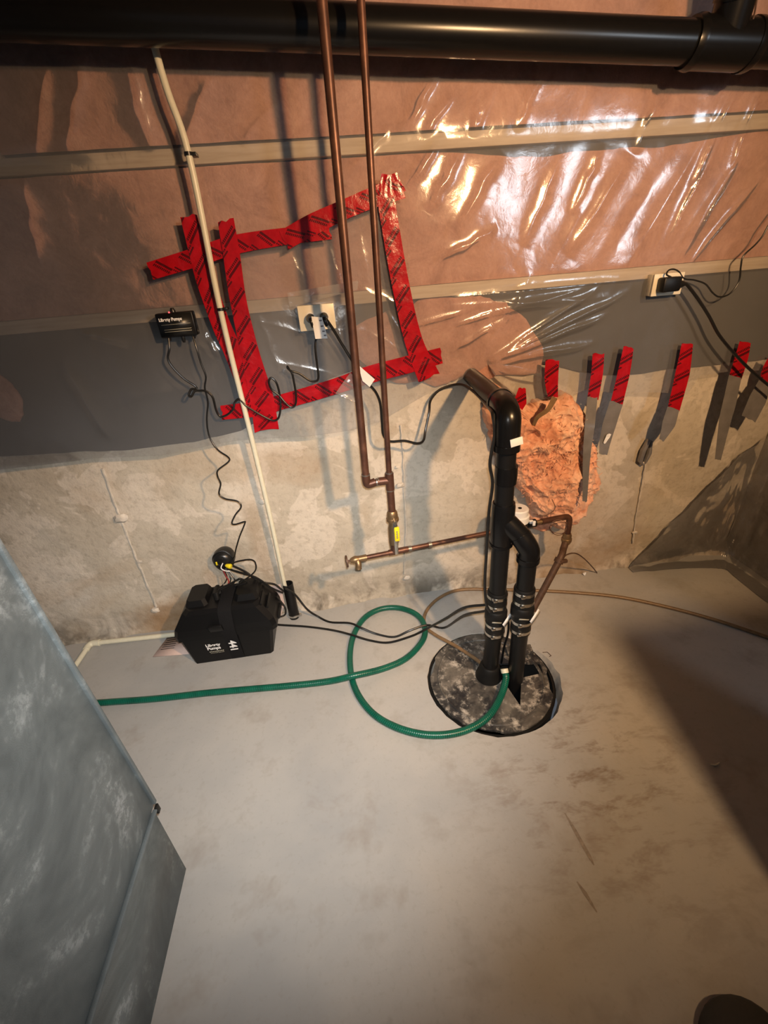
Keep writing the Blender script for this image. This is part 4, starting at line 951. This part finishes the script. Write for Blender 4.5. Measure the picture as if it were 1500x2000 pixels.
b = MB(); P = [W(x, y, .118) for x, y in ((699, 712), (732, 741), (722, 756), (708, 744))]; b.v = P+[p+Vector((0, .001, 0)) for p in P]; b.f = [(0, 1, 2, 3), (7, 6, 5, 4), (0, 4, 5, 1), (1, 5, 6, 2), (2, 6, 7, 3), (3, 7, 4, 0)]
tag(b.build('cord_tag', M['label'], flat=True), 'blank white tag on the pump cord behind the copper pipes', 'tag')
U, V = np.meshgrid(np.linspace(0, 1, 24), np.linspace(0, 1, 24)); A, B_, C_, D_ = [W(x, y, .112) for x, y in ((684, 728), (722, 752), (708, 792), (655, 768))]
g = lambda a, b_, c, d: (a*(1-U)+b_*U)*(1-V)+(d*(1-U)+c*U)*V
gx, gz = g(A.x, B_.x, C_.x, D_.x), g(A.z, B_.z, C_.z, D_.z)
tag(grid_mesh('tag_sleeve', gx, -.114-.004*fbm(gx*30, gz*30, 3), gz, M['sleeve']), 'clear crinkled plastic sleeve hanging behind the left copper riser', 'plastic sleeve')
A, B_, C_, D_ = [W(x, y, .0855) for x, y in ((561, 572), (700, 548), (698, 566), (566, 600))]
gx, gz = g(A.x, B_.x, C_.x, D_.x), g(A.z, B_.z, C_.z, D_.z)
tag(grid_mesh('clear_tape', gx, -.0855-.002*fbm(gx*20, gz*20, 3), gz, M['sleeve']), 'strip of clear packing tape above the outlet in the tape frame', 'tape')

oc2 = Vector((1.153, -.062, 1.242))
root = outlet('wall_outlet', 'white outlet with a black adapter under the strap at the right', oc2, .106, .066)
MB().lathe(oc2+Vector((-.02, -.010, 0)), oc2+Vector((-.02, -.0125, 0)), [(0, .0165), (1, .0165)], 18).build('receptacle', M['white'], root)
r2 = thing('power_adapter', 'black rectangular power adapter plugged into the right outlet', 'adapter', oc2+Vector((-.005, -.012, 0)))
MB().box(oc2+Vector((-.010, -.030, .001)), (.062, .036, .044), .005).build('adapter_body', M['box'], r2)
MB().lathe(oc2+Vector((.020, -.030, .0)), oc2+Vector((.045, -.030, -.002)), [(0, .014), (.3, .012), (.7, .010), (1, .007)], 12).build('strain_relief', M['cord'], r2)
q = oc2+Vector((.040, -.030, -.002))
cord('extension_cord', [q, q+Vector((.012, -.002, -.002)), W(1362, 582, .10), W(1385, 618, .11), W(1405, 655, .12), W(1440, 697, .13), W(1480, 735, .14), W(1530, 775, .16)], .0052, 'thick black cord from the adapter to the right edge')
cord('adapter_cable', [oc2+Vector((-.012, -.035, .022)), W(1302, 536, .09), W(1306, 528, .08), W(1316, 526, .08), W(1326, 531, .072), W(1336, 544, .072), W(1356, 547, .075), W(1378, 555, .085), W(1392, 572, .095), W(1406, 580, .10), W(1426, 573, .10), W(1443, 550, .10), W(1447, 520, .10), W(1452, 500, .10), W(1475, 478, .10), W(1490, 460, .10), W(1504, 435, .10), W(1530, 400, .10)], .0026, 'thin black cord curling from the right outlet up out of the picture')

# ------------------------------------------------------------------ small things on the floor
s0 = F(1068, 1277, .002); tag(MB().tube([s0+Vector((-.012, .010, 0)), s0+Vector((.006, .008, 0)), s0+Vector((.012, -.012, 0)), s0+Vector((.004, -.014, 0))], .0013, 6).build('staple', M['brown']), 'bent rusty staple on the floor right of the sump lid', 'staple')
s0 = F(1398, 1494, .003); tag(MB().tube(smooth([s0+Vector((-.014, .004, 0)), s0, s0+Vector((.014, .003, .003))], 4), [.0012, .002, .002, .0025, .0025, .0025, .0025, .002, .0012][:9], 6).build('wood_chip', M['cream']), 'pale wood chip on the dark floor at the right', 'wood chip')
s0 = F(1140, 1122, .004); b = MB(); b.lathe(s0, s0+Vector((.01, 0, .012)), [(0, .008), (.5, .006), (1, .001)], 6); tag(b.build('paper_scrap', M['label']), 'tiny white scrap at the wall base right of the sump', 'scrap')
for pts_ in (((1103, 1588), (1122, 1622), (1150, 1672), (1160, 1690)), ((1127, 1722), (1142, 1745), (1166, 1782))):
    b = MB(); P = [F(x, y, .0006) for x, y in pts_]; L_ = []
    for i, p in enumerate(P):
        w_ = .006 if 0 < i < len(P)-1 else .0015; t_ = (P[min(i+1, len(P)-1)]-P[max(i-1, 0)]).normalized(); n_ = Vector((-t_.y, t_.x, 0)); b.v += [p+n_*w_, p-n_*w_*.6]
    for i in range(len(P)-1): b.f.append((2*i, 2*i+1, 2*i+3, 2*i+2))
    b.build('scuff_mark', M['scuff'], floor)
# toe of a dark shoe at the lower right
sc_ = F(1450, 2045, 0); b = MB(); rg_ = []
for z, k in ((0, .97), (.012, 1.0), (.030, .97), (.048, .82), (.060, .5), (.064, .12)):
    q = []
    for i in range(28):
        a = 2*math.pi*i/28; ly = math.sin(a); lx = math.cos(a)
        q.append((sc_.x+.082*k*lx, sc_.y-.01+(.075 if ly > 0 else .20)*k*ly, .004+z))
    rg_.append(q)
b.loft(rg_); root = thing('shoe', 'rounded dark shoe toe at the bottom right corner of the picture', 'shoe', (sc_.x, sc_.y, 0)); b.build('upper', M['darkm'], root)
b = MB(); b.loft([[(x+(x-sc_.x)*.03, y, z_) for x, y, _ in rg_[0]] for z_ in (0.0, .010)]); b.build('sole', M['rubber'], root)

# ------------------------------------------------------------------ out of the frame: unseen box added to shade the right of the floor, ceiling bulb
root = thing('light_blocker', 'unseen tall box added behind the camera to shade the right of the floor', 'blocker', (1.28, -1.95, 0))
MB().box((1.225, -1.76, .67), (.70, .72, 1.34), .01).build('blocker_box', M['blocker_box'], root); MB().box((1.225, -1.395, .70), (.56, .012, .9), .004).build('blocker_panel', M['blocker_box'], root)
aim = (Vector((0.50, 0.0, 0.92))-BULB).normalized()
root = thing('clamp_lamp', 'metal clamp lamp with a warm bulb aimed at the sump, behind the camera', 'lamp', (BULB.x, BULB.y, BULB.z))
b = MB(); n = 28; p0 = BULB-aim*.10
b.lathe(p0, BULB+aim*.02, [(0, .022), (.25, .035), (.6, .085), (1, .12), (.99, .122), (.58, .088), (.2, .037), (0, .024)], n, cap=False); b.build('reflector', M['steel'], root)
MB().lathe(p0-aim*.07, p0+aim*.03, [(0, .020), (.6, .022), (1, .020)], 16).build('socket', M['rubber'], root)
MB().tube([p0-aim*.05, Vector((p0.x, p0.y-.06, ZC))], .008, 10).build('hanger', M['steel'], root)
bl = bpy.data.lights.new('bulb_light', 'SPOT'); bl.energy = BULB_POWER; bl.color = BULB_COLOR; bl.shadow_soft_size = .04
bl.spot_size = math.radians(112); bl.spot_blend = 1.0
blo = bpy.data.objects.new('bulb_light', bl); COL.objects.link(blo); blo.parent = root; blo.location = aim*.03
blo.rotation_euler = aim.to_track_quat('-Z', 'Y').to_euler()
